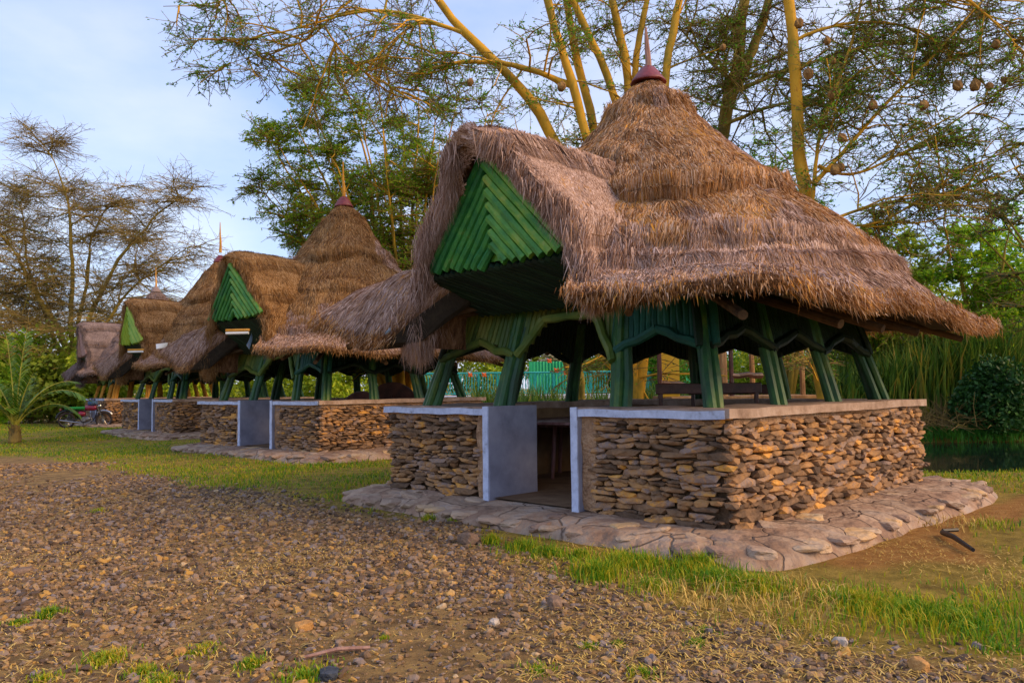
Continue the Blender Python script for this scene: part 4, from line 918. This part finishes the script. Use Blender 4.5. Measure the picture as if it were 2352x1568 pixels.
gb(110,900,56,200,'leaf_dark','low dark hedge behind the motorcycle',n=5000,ls=.14)
gb(760,838,46,260,'leaf_lime','lime bush filling the gap behind the tipped tabletops',n=9000,ls=.12)
gb(870,800,50,240,'leaf_lime','yellow-green bush seen under the joined eaves of the two nearest shelters',n=8000,ls=.12)
gb(1010,790,58,220,'leaf_olive','feathery olive bush above the left part of the teal railing',n=9000,ls=.13)
gb(1130,800,60,220,'leaf_lime','yellow-green bush above the middle of the teal railing',n=9000,ls=.13)
gb(1220,740,70,200,'leaf_olive','brown-green tree clump left of the pale stone stack',n=8000,ls=.15)
gb(1390,745,56,240,'leaf_olive','pale green bush right of the pale stone stack',n=10000,ls=.12)
gb(1500,740,50,200,'leaf','mid green bush behind the yellow wall',n=9000,ls=.12)
gb(1640,770,40,240,'leaf','green bush dotted with orange blooms behind the timber posts',n=12000,ls=.09)
gb(1760,780,37,200,'leaf_lime','sunlit bush between the right-hand legs of the nearest shelter',n=10000,ls=.09)
gb(1880,770,36,240,'leaf_olive','tangled olive bush behind the right end of the coping',n=12000,ls=.09)
gb(2020,800,34,220,'leaf_lime','yellow-green bush under the right tip of the eave',n=12000,ls=.085)
gb(2150,690,38,260,'leaf_mid','olive bush behind the reeds',n=12000,ls=.10)
gb(2300,560,40,330,'leaf_mid','tall green thicket at the right edge behind the shrub',n=18000,ls=.12,lumps=16)
gb(2020,590,46,420,'leaf_lime','broad thicket forming the skyline right of the eave',n=26000,ls=.13,lumps=18)
gb(520,880,75,500,'leaf_olive','long low thicket far behind the third shelter',n=9000,ls=.2,lumps=16)
# reeds
def reeds(label,x0,x1,d0,d1,n,hz,name='reeds',leaf='reed'):
    x=rng.uniform(x0,x1,n); d=rng.uniform(d0,d1,n); X_=np.array([at(a,900,d=1).x for a in (0,2352)]); px=X_[0]+(X_[1]-X_[0])*x/2352
    P=np.stack([px*d,d],1); pt=noise(np.stack([P[:,0],P[:,1],0*P[:,0]],1),.7,2)
    h=rng.uniform(hz*.45,hz,n)*(1+.28*pt); mb=MB(); V,T=grass_blades(P,h,W=rng.uniform(.02,.05,n),bend=.30,base=np.maximum(height(P[:,0],P[:,1]),-.3)); mb.add(V,T)
    return tag(mb.build(name,M[leaf]),label,'reeds',kind='stuff')
reeds('tall green and rust reeds along the far river bank',1890,2420,28.3,32.5,9000,4.3)
reeds('tall dry-tipped grass standing behind the nearest shelter',1080,1900,31,40,7000,2.0,name='tall_grass')
# dead brush pile
root=empty('dead_brush',base(2150,27.2,-.05),0,'heap of bare dead twigs at the water edge beside the dark shrub','brush')
P=rng.normal(0,1,(420,3))*[.75,.5,.1]+[0,0,.2]; dd=rng.normal(0,1,(420,3)); dd[:,2]=np.abs(dd[:,2])*1.1; dd/=np.linalg.norm(dd,axis=1,keepdims=True); l=rng.uniform(.5,1.5,(420,1))
PL=np.stack([P,P+dd*l*.5+rng.normal(0,.06,(420,3)),P+dd*l+np.array([0,0,-.15])],1); V,Q=tubes(PL,np.array([[.014,.010,.005]])*np.ones((420,1)),4); mb=MB(); mb.add(V,Q); mb.build('dead_twigs',M['twig'],root)
# ------------------------------------------------------------------ weaver nests hanging in the trees
mb=MB(); mb.lathe([(.005,.19),(.03,.16),(.09,.12),(.125,.04),(.12,-.04),(.08,-.10),(.035,-.12),(.03,-.09),(.0,-.08)],n=14,wob=.008); 
nest=mb.build('weaver_nest',M['nest']); NG='woven bird nests hanging in the fever trees'
V_=[]
for k in range(60):
    a=rng.uniform(0,6.28); z=rng.uniform(-.1,.1); V_.append([(.11*math.cos(a),.11*math.sin(a),z),(.17*math.cos(a+.3),.17*math.sin(a+.3),z+rng.normal(0,.05))])
spots=[(2288,103,'at the far top right against open sky'),(2307,185,'second below the top right one, beside the picture edge'),(2122,243,'hanging low under the long right branch'),(2005,243,'hanging alone in mid air right of the orange trunk'),(1912,140,'close right of the orange trunk below its top'),(1856,172,'touching the right side of the orange trunk'),(1913,218,'large round one on the thin stem beside the orange trunk'),(1900,95,'topmost small one right of the orange trunk'),(2240,198,'middle one of the far right string'),(2272,200,'right one of the far right string'),(2200,198,'left one of the far right string, a pale ring'),(1930,385,'lowest pair, right one, level with the roof shoulder'),(1918,392,'lowest pair, left one, level with the roof shoulder'),(1935,318,'small one on a thin stem above the lowest pair'),(1835,55,'high beside the top of the orange trunk'),(1290,200,'in front of the stems left of the cone roof peak'),(1080,190,'above the gable roof, hanging from the long low branch'),(1660,110,'between the roof spike and the olive forked tree'),(1642,350,'just above the right slope of the cone roof')]
for i,(x,y,w_) in enumerate(spots):
    o=nest if i==0 else nest.copy()
    if i: C.objects.link(o)
    o.location=at(x,y,d=17.6 if x>1700 else 18.6); o.rotation_euler=(rng.normal(0,.2),rng.normal(0,.2),rng.uniform(0,6)); s=rng.uniform(.55,.9); o.scale=(s,s,s)
    tag(o,'brown woven bird nest '+w_,'bird nest',NG)

# ------------------------------------------------------------------ tables and things inside the shelters
def round_table(loc,r,h,label,group='round wooden tables in the shelters',rot=None,m_='dark_wood'):
    root=empty('round_table',loc,0,label,'table',group)
    mb=MB(); mb.lathe([(.001,h),(r-.02,h),(r,h-.012),(r,h-.04),(r-.03,h-.05),(.001,h-.05)],n=40); mb.build('tabletop',M[m_],root)
    for k in range(4):
        a=k*math.pi/2+.6; mb=MB(); mb.tube([(r*.45*math.cos(a),r*.45*math.sin(a),h-.05),(r*.5*math.cos(a),r*.5*math.sin(a),0)],[.035,.03],8); mb.build('leg',M[m_],root)
    mb=MB(); mb.bevbox((0,0,h-.10),(r*1.1,.05,.08),.01); mb.bevbox((0,0,h-.10),(.05,r*1.1,.081),.01); mb.build('apron',M[m_],root)
    if rot: root.rotation_euler=rot
    return root
M['table_top']=mat('worn_tabletop',[(0,(.12,.045,.035)),(.6,(.26,.13,.12)),(1,(.40,.24,.24))],scale=3,bump=.1,rough=.4,stretch=(4,.6,1))
round_table((1.15,13.1,.222),1.3,.93,'round worn purple-brown table just inside the gateway of the nearest shelter',m_='table_top')
round_table((-3.35,22.6,1.0),.80,.7,'larger round tabletop tipped on its edge inside the second shelter',rot=(math.radians(-82),0,.25),m_='dark_wood')
round_table((-4.25,21.7,.93),.62,.6,'smaller round tabletop tipped on its edge left of the larger one in the second shelter',rot=(math.radians(-80),0,-.1),m_='dark_wood')
# dark red bench and stool stack
def bench(loc,rz,l,h,label):
    root=empty('bench',loc,rz,label,'bench','dark red benches in the nearest shelter')
    mb=MB(); mb.bevbox((0,0,h),(l,.42,.05),.01); mb.build('seat',M['dark_wood'],root)
    for sx in(-1,1):
        for sy in(-1,1):
            mb=MB(); mb.bevbox((sx*(l/2-.08),sy*.16,(h-.025)/2),(.07,.07,h-.026),.008); mb.build('leg',M['dark_wood'],root)
    mb=MB(); mb.bevbox((0,.19,h+.42),(l,.04,.16),.01); 
    for sx in(-1,1): mb.bevbox((sx*(l/2-.08),.20,h+.21),(.06,.05,.45),.008)
    mb.build('backrest',M['dark_wood'],root); return root
bench((3.05,12.1,.222),math.radians(8),1.7,.98,'dark red bench with a low back, nearer of two in the nearest shelter')
bench((3.6,13.3,.222),math.radians(-30),1.5,.95,'dark red bench standing at an angle behind the nearer bench')

# timber frame stand with yellow wall beyond the back of the nearest shelter
d=19.2
root=empty('timber_shelter',base(1620,d,0),0,'open timber post frame with a deck and a yellow panel behind the nearest shelter','shelter')
o=np.array(root.location)
def pp(x,z,dd=0): v=at(x,900,d=d+dd); return np.array([v.x,v.y,z])-o
for (x,w_,z1,m_,dd) in [(1515,.10,3.3,'dark_wood',0),(1556,.09,3.3,'dark_wood',1.2),(1662,.16,3.3,'raw_wood',.3),(1680,.10,3.3,'dark_wood',.6),(1728,.12,3.2,'raw_wood',2),(1843,.11,3.1,'raw_wood',1.0),(1895,.09,3.0,'raw_wood',3)]:
    mb=MB(); p=pp(x,0,dd); mb.tube([p,p+[0.01,0,z1*.5],p+[0,0,z1]],[w_/1.6,w_/1.7,w_/1.8],7); mb.build('post',M[m_],root)
mb=MB(); pole(mb,pp(1515,2.62,0),pp(1700,2.72,.3),.05); pole(mb,pp(1515,1.75,0),pp(1600,1.65,.6),.06); pole(mb,pp(1680,1.9,.6),pp(1750,1.9,1),.07); mb.build('rail',M['dark_wood'],root)
mb=MB(); c=(pp(1690,1.36,1.2)); mb.bevbox(c,(3.8,2.6,.08),.01); mb.bevbox(c+np.array([-1.2,-.2,-.70]),(.2,.2,1.3),.01); mb.bevbox(c+np.array([1.2,-.2,-.70]),(.2,.2,1.3),.01); mb.build('deck',M['raw_wood'],root)
mb=MB(); c=pp(1537,2.25,.9); mb.bevbox(c,(.52,.10,1.75),.01); mb.build('yellow_panel',M['yellow_wall'],root)
# small yellow pillar left
mb=MB(); mb.bevbox((0,0,1.2),(.22,.22,2.4),.02); o_=mb.build('yellow_pillar',M['yellow_wall']); o_.location=base(935,33); tag(o_,'short yellow pillar behind the legs where the two nearest shelters meet','pillar')

# teal railing on the far footbridge
d=44; A=at(968,905,d=d); Bp=at(1400,905,d=d+1); Cp=at(1520,905,d=d+6)
zb=1.30; ht=1.22
root=empty('metal_railing',(A.x,A.y,0),0,'teal wrought metal railing with curved lattice bars on the far footbridge','railing')
def P2(p,z): return np.array([p.x-A.x,p.y-A.y,z])
pts=[A,Bp,Cp]
rl=MB(); ps=[]; lat=MB()
for (p,q) in zip(pts[:-1],pts[1:]):
    L_=(q-p).length; pole(rl,P2(p,zb+ht),P2(q,zb+ht),.05,w=0); pole(rl,P2(p,zb+.08),P2(q,zb+.08),.03,w=0)
    n_=int(L_/1.05)
    for k in range(n_+1): ps.append(P2(p.lerp(q,k/n_),0))
    m_=int(L_/.30)
    for k in range(m_):
        a=P2(p.lerp(q,k/m_),0); b_=P2(p.lerp(q,(k+1)/m_),0); c=(a+b_)/2
        for (u,v) in ((a,c),(b_,c),(c,a)):
            q_=[u+[0,0,zb+.1],(u*.3+v*.7)+[0,0,zb+.45],(u*.6+v*.4)+[0,0,zb+.8],v+[0,0,zb+ht]]; lat.tube(catmull(q_,7),.022,5,cap=False)
rl.build('handrail',M['teal'],root); lat.build('lattice',M['teal'],root)
for p in ps:
    mb=MB(); mb.box((p[0],p[1],zb+ht/2),(.09,.09,ht-.03)); mb.build('post',M['teal'],root)
mb=MB()
for (p,q) in zip(pts[:-1],pts[1:]):
    a=P2(p,0);b_=P2(q,0); c=(a+b_)/2; L_=np.linalg.norm(b_-a); an=math.atan2(b_[1]-a[1],b_[0]-a[0]); R=Matrix.Rotation(an,3,'Z'); mb.bevbox((c[0],c[1],zb-.15),(L_,1.2,.28),.03,rot=R)
o_=mb.build('footbridge_deck',M['blue_paint']); o_.location=(A.x,A.y,0); tag(o_,'pale concrete footbridge deck carrying the teal railing','footbridge')
mb=MB()
for k in range(6):
    p=pts[0].lerp(pts[1],k/5); a=P2(p,0); mb.bevbox((a[0],a[1]+.0,(zb-.30)/2-.3),(.5,.9,zb+.3),.03)
o_=mb.build('bridge_piers',M['coping']); o_.location=(A.x,A.y,0); tag(o_,'row of low concrete piers under the footbridge','piers')
# red flowers on the railing
fg='red canna flowers by the railing'
mb=MB(); 
for k in range(14):
    a=rng.uniform(0,6.28); e=np.array([math.cos(a)*.14,math.sin(a)*.14,rng.uniform(-.08,.18)]); mb.tube([(0,0,0),e*.5,e],[.015,.06,.01],6)
V_=None; fl=mb.build('flower_head',M['flower'])
for i,(x,y,w_) in enumerate([(1080,862,'left of the second leg from the left'),(1112,862,'just right of its twin, left of the second leg'),(1278,852,'low beside the pale stone stack'),(1300,858,'right of the pale stone stack foot'),(1262,830,'above the rail, left of the stone stack'),(1330,856,'rightmost, close to the dark rear leg')]):
    o_=fl if i==0 else fl.copy()
    if i: C.objects.link(o_)
    o_.location=at(x,y,d=42.5); tag(o_,'red blossom by the teal railing, '+w_,'flower',fg)
# green sheet fence and pale stone stack far behind
mb=MB(); a=at(1215,850,d=62); b_=at(1420,850,d=62)
L_=b_.x-a.x; nn=int(L_/.12); xx=np.linspace(0,L_,nn); zz=np.array([0,3.7]); G=np.array([[(x_,.05*math.sin(x_*26),z_) for x_ in xx] for z_ in zz]); mb.add(G,gridq(2,nn)); mb.add(G+[0,.05,0],gridq(2,nn))
o_=mb.build('sheet_fence',M['green_sheet']); o_.location=(a.x,a.y,0); tag(o_,'bright green corrugated sheet fence left of the leg, beyond the railing','fence','green sheet fences')
o2=o_.copy(); C.objects.link(o2); p=at(1450,850,d=60); o2.location=(p.x,p.y,0); tag(o2,'bright green corrugated sheet fence farther right, beside the timber frame','fence','green sheet fences')
mb=MB(); N=[];SZ=[]
z=0
while z<5.9:
    w_=1.25-.06*max(0,z-3.6)**2*2.2 if z>3.6 else 1.25
    w_=max(.25,w_)
    for k in range(7): a_=rng.uniform(0,6.28); N.append((w_*.6*math.cos(a_),w_*.6*math.sin(a_),z)); SZ.append((w_*.55,w_*.45,.10))
    z+=.17
V,T=rocks(np.array(N),np.array(SZ),rng.uniform(0,6.28,len(N)),rough=.08); mb.add(V,T); o_=mb.build('stone_stack',M['pale_stone']); o_.location=base(1277,64); tag(o_,'tall pale stack of weathered stone slabs behind the green sheet fence','rock stack')

# lamps and scraps on the far huts
def tube_lamp(p,rz,label):
    root=empty('tube_lamp',p,rz,label,'lamp','tube lamps under the gables'); mb=MB(); mb.bevbox((0,0,0),(.62,.10,.06),.01); mb.build('housing',M['orange_wood'],root)
    mb=MB(); mb.tube([(-.30,-.02,-.075),(.30,-.02,-.075)],.035,10); mb.build('tube',M['white'],root)
tube_lamp(at(546,758,d=20.0),math.radians(-8),'tube lamp fixed below the gable of the second shelter')
tube_lamp(at(312,803,d=29.5),math.radians(-8),'tube lamp fixed below the lime gable of the third shelter')
def scrap(name,quad,d,m_,label,th=.02,cat='sheet'):
    P=[np.array(at(x,y,d=d+dd)) for x,y,dd in quad]; n_=6; G=np.array([[(P[0]*(1-u)+P[1]*u)*(1-v)+(P[3]*(1-u)+P[2]*u)*v for u in np.linspace(0,1,n_)] for v in np.linspace(0,1,n_)]); G+=noise(G,3,2)[...,None]*.03
    o=G[0,0].copy(); G=G-o; mb=MB(); mb.add(G,gridq(n_,n_)); mb.add(G+[0,th,-th],gridq(n_,n_)[:,::-1])
    for e in (np.s_[0,:],np.s_[-1,:],np.s_[:,0],np.s_[:,-1]): mb.add(np.stack([G[e],G[e]+[0,th,-th]]),gridq(2,n_))
    ob=mb.build(name,M[m_]); ob.location=o; tag(ob,label,cat); return ob
scrap('plastic_sheet',[(358,790,0),(386,786,.2),(383,796,.2),(360,800,-.1)],28.6,'white','crumpled white plastic sheet caught on the thatch of the third shelter',cat='plastic sheet')
scrap('roof_flashing',[(566,792,0),(577,764,.4),(579,772,.4),(574,800,0)],20.2,'sheet','bent pale blue metal flashing under the right side of the second gable',cat='metal flashing')
scrap('roof_flashing',[(885,764,0),(908,735,.3),(930,712,.6),(905,752,.2)],10.6,'sheet','bent dark metal flashing showing under the left eave of the nearest shelter',cat='metal flashing')

# ------------------------------------------------------------------ young palm
root=empty('young_palm',base(36,27.5),0,'young palm with long arching fronds on the lawn at the left','palm')
mb=MB(); prof=[(.20,0),(.24,.08),(.22,.25),(.17,.45),(.14,.62),(.05,.72)]; mb.lathe(prof,n=18,wob=.015)
for k in range(16):
    a=k*2.4; mb.tube([(.15*math.cos(a),.15*math.sin(a),.12+.03*k),(.24*math.cos(a),.24*math.sin(a),.35+.03*k)],[.05,.012],5)
mb.build('trunk',M['dark_wood'] if False else M['twig'],root)
fr=[(-.15,.05,3.6,.15),(.10,.0,3.9,.10),(.45,-.1,2.2,.2),(.9,.1,3.3,1.15),(1.1,.6,2.6,1.3),(-.6,.2,3.0,.7),(-.95,-.2,2.4,1.1),(-.4,-.6,2.6,.9),(.5,.7,3.0,.7),(-.3,.8,3.0,.6),(.25,-.9,1.6,.9)]
for (dx,dy,l,arch) in fr:
    d0=np.array([dx*.55,dy*.55,1.]); d0/=np.linalg.norm(d0); P=[np.array([0,0,.6])]; d_=d0.copy(); hz=np.array([dx,dy,0.]); hz/=np.linalg.norm(hz)+1e-6
    for k in range(14):
        P.append(P[-1]+d_*l/14); d_=d_+hz*arch*.07+np.array([0,0,-arch*.13*(k/8)]); d_/=np.linalg.norm(d_)
    P=np.array(P); mb=MB(); mb.tube(P,np.linspace(.035,.008,15),6,0); 
    nl=120; tt=rng.uniform(2.5,14,nl); i=np.minimum(tt.astype(int),13); u=(tt-i)[:,None]; p=P[i]*(1-u)+P[i+1]*u; T_=P[i+1]-P[i]; T_/=np.linalg.norm(T_,axis=1,keepdims=True)
    sd=np.cross(T_,[0,0,1.]); sd/=np.linalg.norm(sd,axis=1,keepdims=True)+1e-6; sg=np.where(np.arange(nl)%2,1,-1)[:,None]
    ln=(.75*np.sin(np.clip((tt-1)/14,0.08,.97)*math.pi)**.6+.12)[:,None]; dr=sd*sg*.75+T_*.65+np.array([0,0,-.15]); e=p+dr*ln+np.array([0,0,-.12])*ln; mdl=p+dr*ln*.5
    wv=np.cross(dr,sd*sg*.2+[0,0,1.]); wv/=np.linalg.norm(wv,axis=1,keepdims=True)+1e-6; wv=wv*.022
    V=np.stack([p-wv*.5,p+wv*.5,mdl-wv,mdl+wv,e],1).reshape(-1,3); Tq=(np.array([[0,1,3],[0,3,2],[2,3,4]])[None]+(np.arange(nl)*5)[:,None,None]).reshape(-1,3); mb.add(V,Tq,1)
    mb.build('frond',[M['palm_stem'],M['palm_leaf']],root)

root.scale=(.86,.86,.9)
# ------------------------------------------------------------------ motorcycle (x forward), about 2.4 units long
def motorcycle(loc,rz,label):
    root=empty('motorcycle',loc,rz,label,'motorcycle')
    wr=.37
    for x in (-.78,.78):
        w_=empty('wheel',(x,0,wr),0,None,None); w_.parent=root
        R=Matrix.Rotation(math.pi/2,3,'X')
        mb=MB(); a=np.linspace(0,2*math.pi,33)[:-1]; b_=np.linspace(0,2*math.pi,11)[:-1]
        V=np.array([[((wr-.05)+.05*math.cos(q))*math.cos(p),.05*math.sin(q),((wr-.05)+.05*math.cos(q))*math.sin(p)] for p in a for q in b_]); g=gridq(33,10,wrap=True)%(320); mb.add(V,g); mb.build('tyre',M['tyre'],w_,smooth=True)
        mb=MB(); mb.tube([(.28*math.cos(p),0,.28*math.sin(p)) for p in np.linspace(0,2*math.pi,33)],.018,6,cap=False); mb.tube([(0,-.07,0),(0,.07,0)],.05,10)
        for p in np.linspace(0,2*math.pi,19)[:-1]: mb.tube([(0,.03,0),(.28*math.cos(p),0,.28*math.sin(p))],.005,4,cap=False)
        mb.build('rim',M['chrome'],w_)
    def part(name,m_,f,smooth=False):
        mb=MB(); f(mb); return mb.build(name,M[m_],root,smooth)
    part('frame','black',lambda m_:[m_.tube(q,.024,7) for q in ([(.52,0,.95),(.30,0,.85),(-.1,0,.80),(-.55,0,.82),(-.85,0,.88)],[(.52,0,.93),(.42,0,.5),(.25,0,.28),(-.15,0,.28),(-.25,0,.45),(-.2,0,.8)],[(-.78,.1,.37),(-.25,.1,.42)],[(-.78,-.1,.37),(-.25,-.1,.42)],[(-.72,.12,.45),(-.55,.12,.80)],[(-.72,-.12,.45),(-.55,-.12,.80)])])
    part('fork','chrome',lambda m_:[m_.tube([(.50,s*.09,1.0),(.78,s*.09,.37)],[.028,.022],8) for s in(-1,1)])
    part('handlebar','chrome',lambda m_:(m_.tube([(.36,-.36,1.10),(.44,-.2,1.13),(.50,0,1.03),(.44,.2,1.13),(.36,.36,1.10)],.016,7),[m_.tube([(.42,s*.22,1.12),(.43,s*.28,1.3)],.008,5) for s in(-1,1)],[m_.bevbox((.43,s*.30,1.32),(.02,.13,.08),.008) for s in(-1,1)]))
    def ell(m_,c,r,rot=None):
        V,T=ICO2; m_.add(np.sign(V)*np.abs(V)**.8*np.array(r)+np.array(c),T)
    part('fuel_tank','red_paint',lambda m_:ell(m_,(.24,0,.93),(.30,.15,.14)),True)
    part('side_cover','red_paint',lambda m_:ell(m_,(-.15,0,.66),(.18,.13,.12)),True)
    part('seat','seat_green',lambda m_:(m_.bevbox((-.42,0,.92),(.85,.28,.13),.04),m_.bevbox((-.78,0,.965),(.20,.27,.05),.02)))
    part('rack','chrome',lambda m_:(m_.tube([(-.82,.12,.98),(-1.12,.12,1.06),(-1.12,-.12,1.06),(-.82,-.12,.98)],.012,6),m_.tube([(-.95,.12,1.01),(-.95,-.12,1.01)],.01,6)))
    part('rear_mudguard','black',lambda m_:m_.tube([(-.78+.44*math.cos(a),0,.37+.44*math.sin(a)) for a in np.linspace(.9,2.9,9)],[.05]*9,6))
    part('front_mudguard','chrome',lambda m_:m_.tube([(.78+.42*math.cos(a),0,.37+.42*math.sin(a)) for a in np.linspace(.6,2.3,8)],[.055]*8,6))
    part('tail_light','maroon',lambda m_:ell(m_,(-1.03,0,.86),(.05,.08,.05)))
    part('engine','engine',lambda m_:(ell(m_,(.08,0,.42),(.24,.15,.14)),[m_.bevbox((.16+.012*k,0,.56+.03*k),(.20,.20,.014),.004) for k in range(6)],m_.tube([(-.02,-.16,.42),(-.02,.16,.42)],.11,14)))
    part('exhaust','chrome',lambda m_:m_.tube([(.24,-.12,.58),(.34,-.14,.36),(.12,-.15,.24),(-.3,-.16,.27),(-1.0,-.18,.38)],[.022,.022,.024,.045,.04],9))
    part('headlight','chrome',lambda m_:(ell(m_,(.60,0,1.00),(.09,.10,.10)),))
    part('footrest','black',lambda m_:(m_.tube([(-.05,-.28,.3),(-.05,.28,.3)],.016,6),m_.tube([(-.1,.14,.3),(-.2,.3,.02)],.014,6)))
    return root
mc=motorcycle(tuple(base(197,38.6,-.0)),math.radians(12),'parked wine-red motorcycle with a green seat by the farthest shelters')
mc.scale=(1.06,1.06,1.06)
mb=MB(); V,T=ICO2; mb.add(np.sign(V)*np.abs(V)**.8*np.array([.22,.17,.13])*(1+.08*noise(V,4,2)[:,None]),T); cl=mb.build('folded_jacket',M['bluecloth']); cl.location=Vector(mc.location)+Vector((.30,.05,1.20)); tag(cl,'blue-grey folded jacket lying on the motorcycle tank','jacket')

# ------------------------------------------------------------------ light and sky
SUN_AZ=math.radians(112); SUN_EL=math.radians(32)     # azimuth from +Y (view direction) clockwise
sd=Vector((math.sin(SUN_AZ)*math.cos(SUN_EL),math.cos(SUN_AZ)*math.cos(SUN_EL),math.sin(SUN_EL)))
sun=bpy.data.lights.new('sun','SUN'); sun.energy=1.45; sun.angle=math.radians(35); sun.color=(1,.66,.32)
so=bpy.data.objects.new('sun',sun); C.objects.link(so); so.rotation_euler=sd.to_track_quat('Z','Y').to_euler()
w=bpy.data.worlds.new('World'); bpy.context.scene.world=w; w.use_nodes=True; N=w.node_tree.nodes; L=w.node_tree.links
bg=N['Background']; sky=N.new('ShaderNodeTexSky'); sky.sky_type='NISHITA'; sky.sun_disc=False; sky.sun_elevation=SUN_EL; sky.sun_rotation=SUN_AZ; sky.air_density=1.2; sky.dust_density=.6; sky.ozone_density=1.5
bg.inputs['Strength'].default_value=.13
tc=N.new('ShaderNodeTexCoord'); mp=N.new('ShaderNodeMapping'); mp.inputs['Scale'].default_value=(1,1,2.4); mp.inputs['Rotation'].default_value=(0,.25,.4); L.new(tc.outputs['Generated'],mp.inputs[0])
nz_=N.new('ShaderNodeTexNoise'); nz_.inputs['Scale'].default_value=2.1; nz_.inputs['Detail'].default_value=7; nz_.inputs['Roughness'].default_value=.52; L.new(mp.outputs[0],nz_.inputs['Vector'])
cr=N.new('ShaderNodeValToRGB'); cr.color_ramp.elements[0].position=.38; cr.color_ramp.elements[0].color=(0,0,0,1); cr.color_ramp.elements[1].position=.66; cr.color_ramp.elements[1].color=(1,1,1,1); L.new(nz_.outputs['Fac'],cr.inputs[0])
mx=N.new('ShaderNodeMix'); mx.data_type='RGBA'; m2=N.new('ShaderNodeMix'); m2.data_type='RGBA'; L.new(cr.outputs[0],m2.inputs[0]); m2.inputs[6].default_value=(1.30,1.75,3.15,1); m2.inputs[7].default_value=(2.7,2.75,3.3,1)
mx.inputs[0].default_value=.78; L.new(sky.outputs[0],mx.inputs[6]); L.new(m2.outputs[2],mx.inputs[7]); 
L.new(mx.outputs[2],bg.inputs['Color'])
sc=bpy.context.scene; sc.view_settings.view_transform='Standard'; sc.view_settings.look='None'; sc.view_settings.gamma=1; sc.view_settings.exposure=1.36
# ------------------------------------------------------------------ scale everything to metres, camera
bpy.context.view_layer.update()
for o in C.objects:
    if o.parent is None and o.type in('MESH','EMPTY'):
        o.location=o.location*S; o.scale=o.scale*S
cd=bpy.data.cameras.new('camera'); cam=bpy.data.objects.new('camera',cd); C.objects.link(cam); cd.lens=28; cd.sensor_width=36; cd.clip_end=3000; cd.clip_start=.05
cam.matrix_world=Matrix.Translation((0,0,CAMZ*S))@cam_rot.to_4x4()
sc.camera=cam
sc.render.resolution_x=1024; sc.render.resolution_y=682
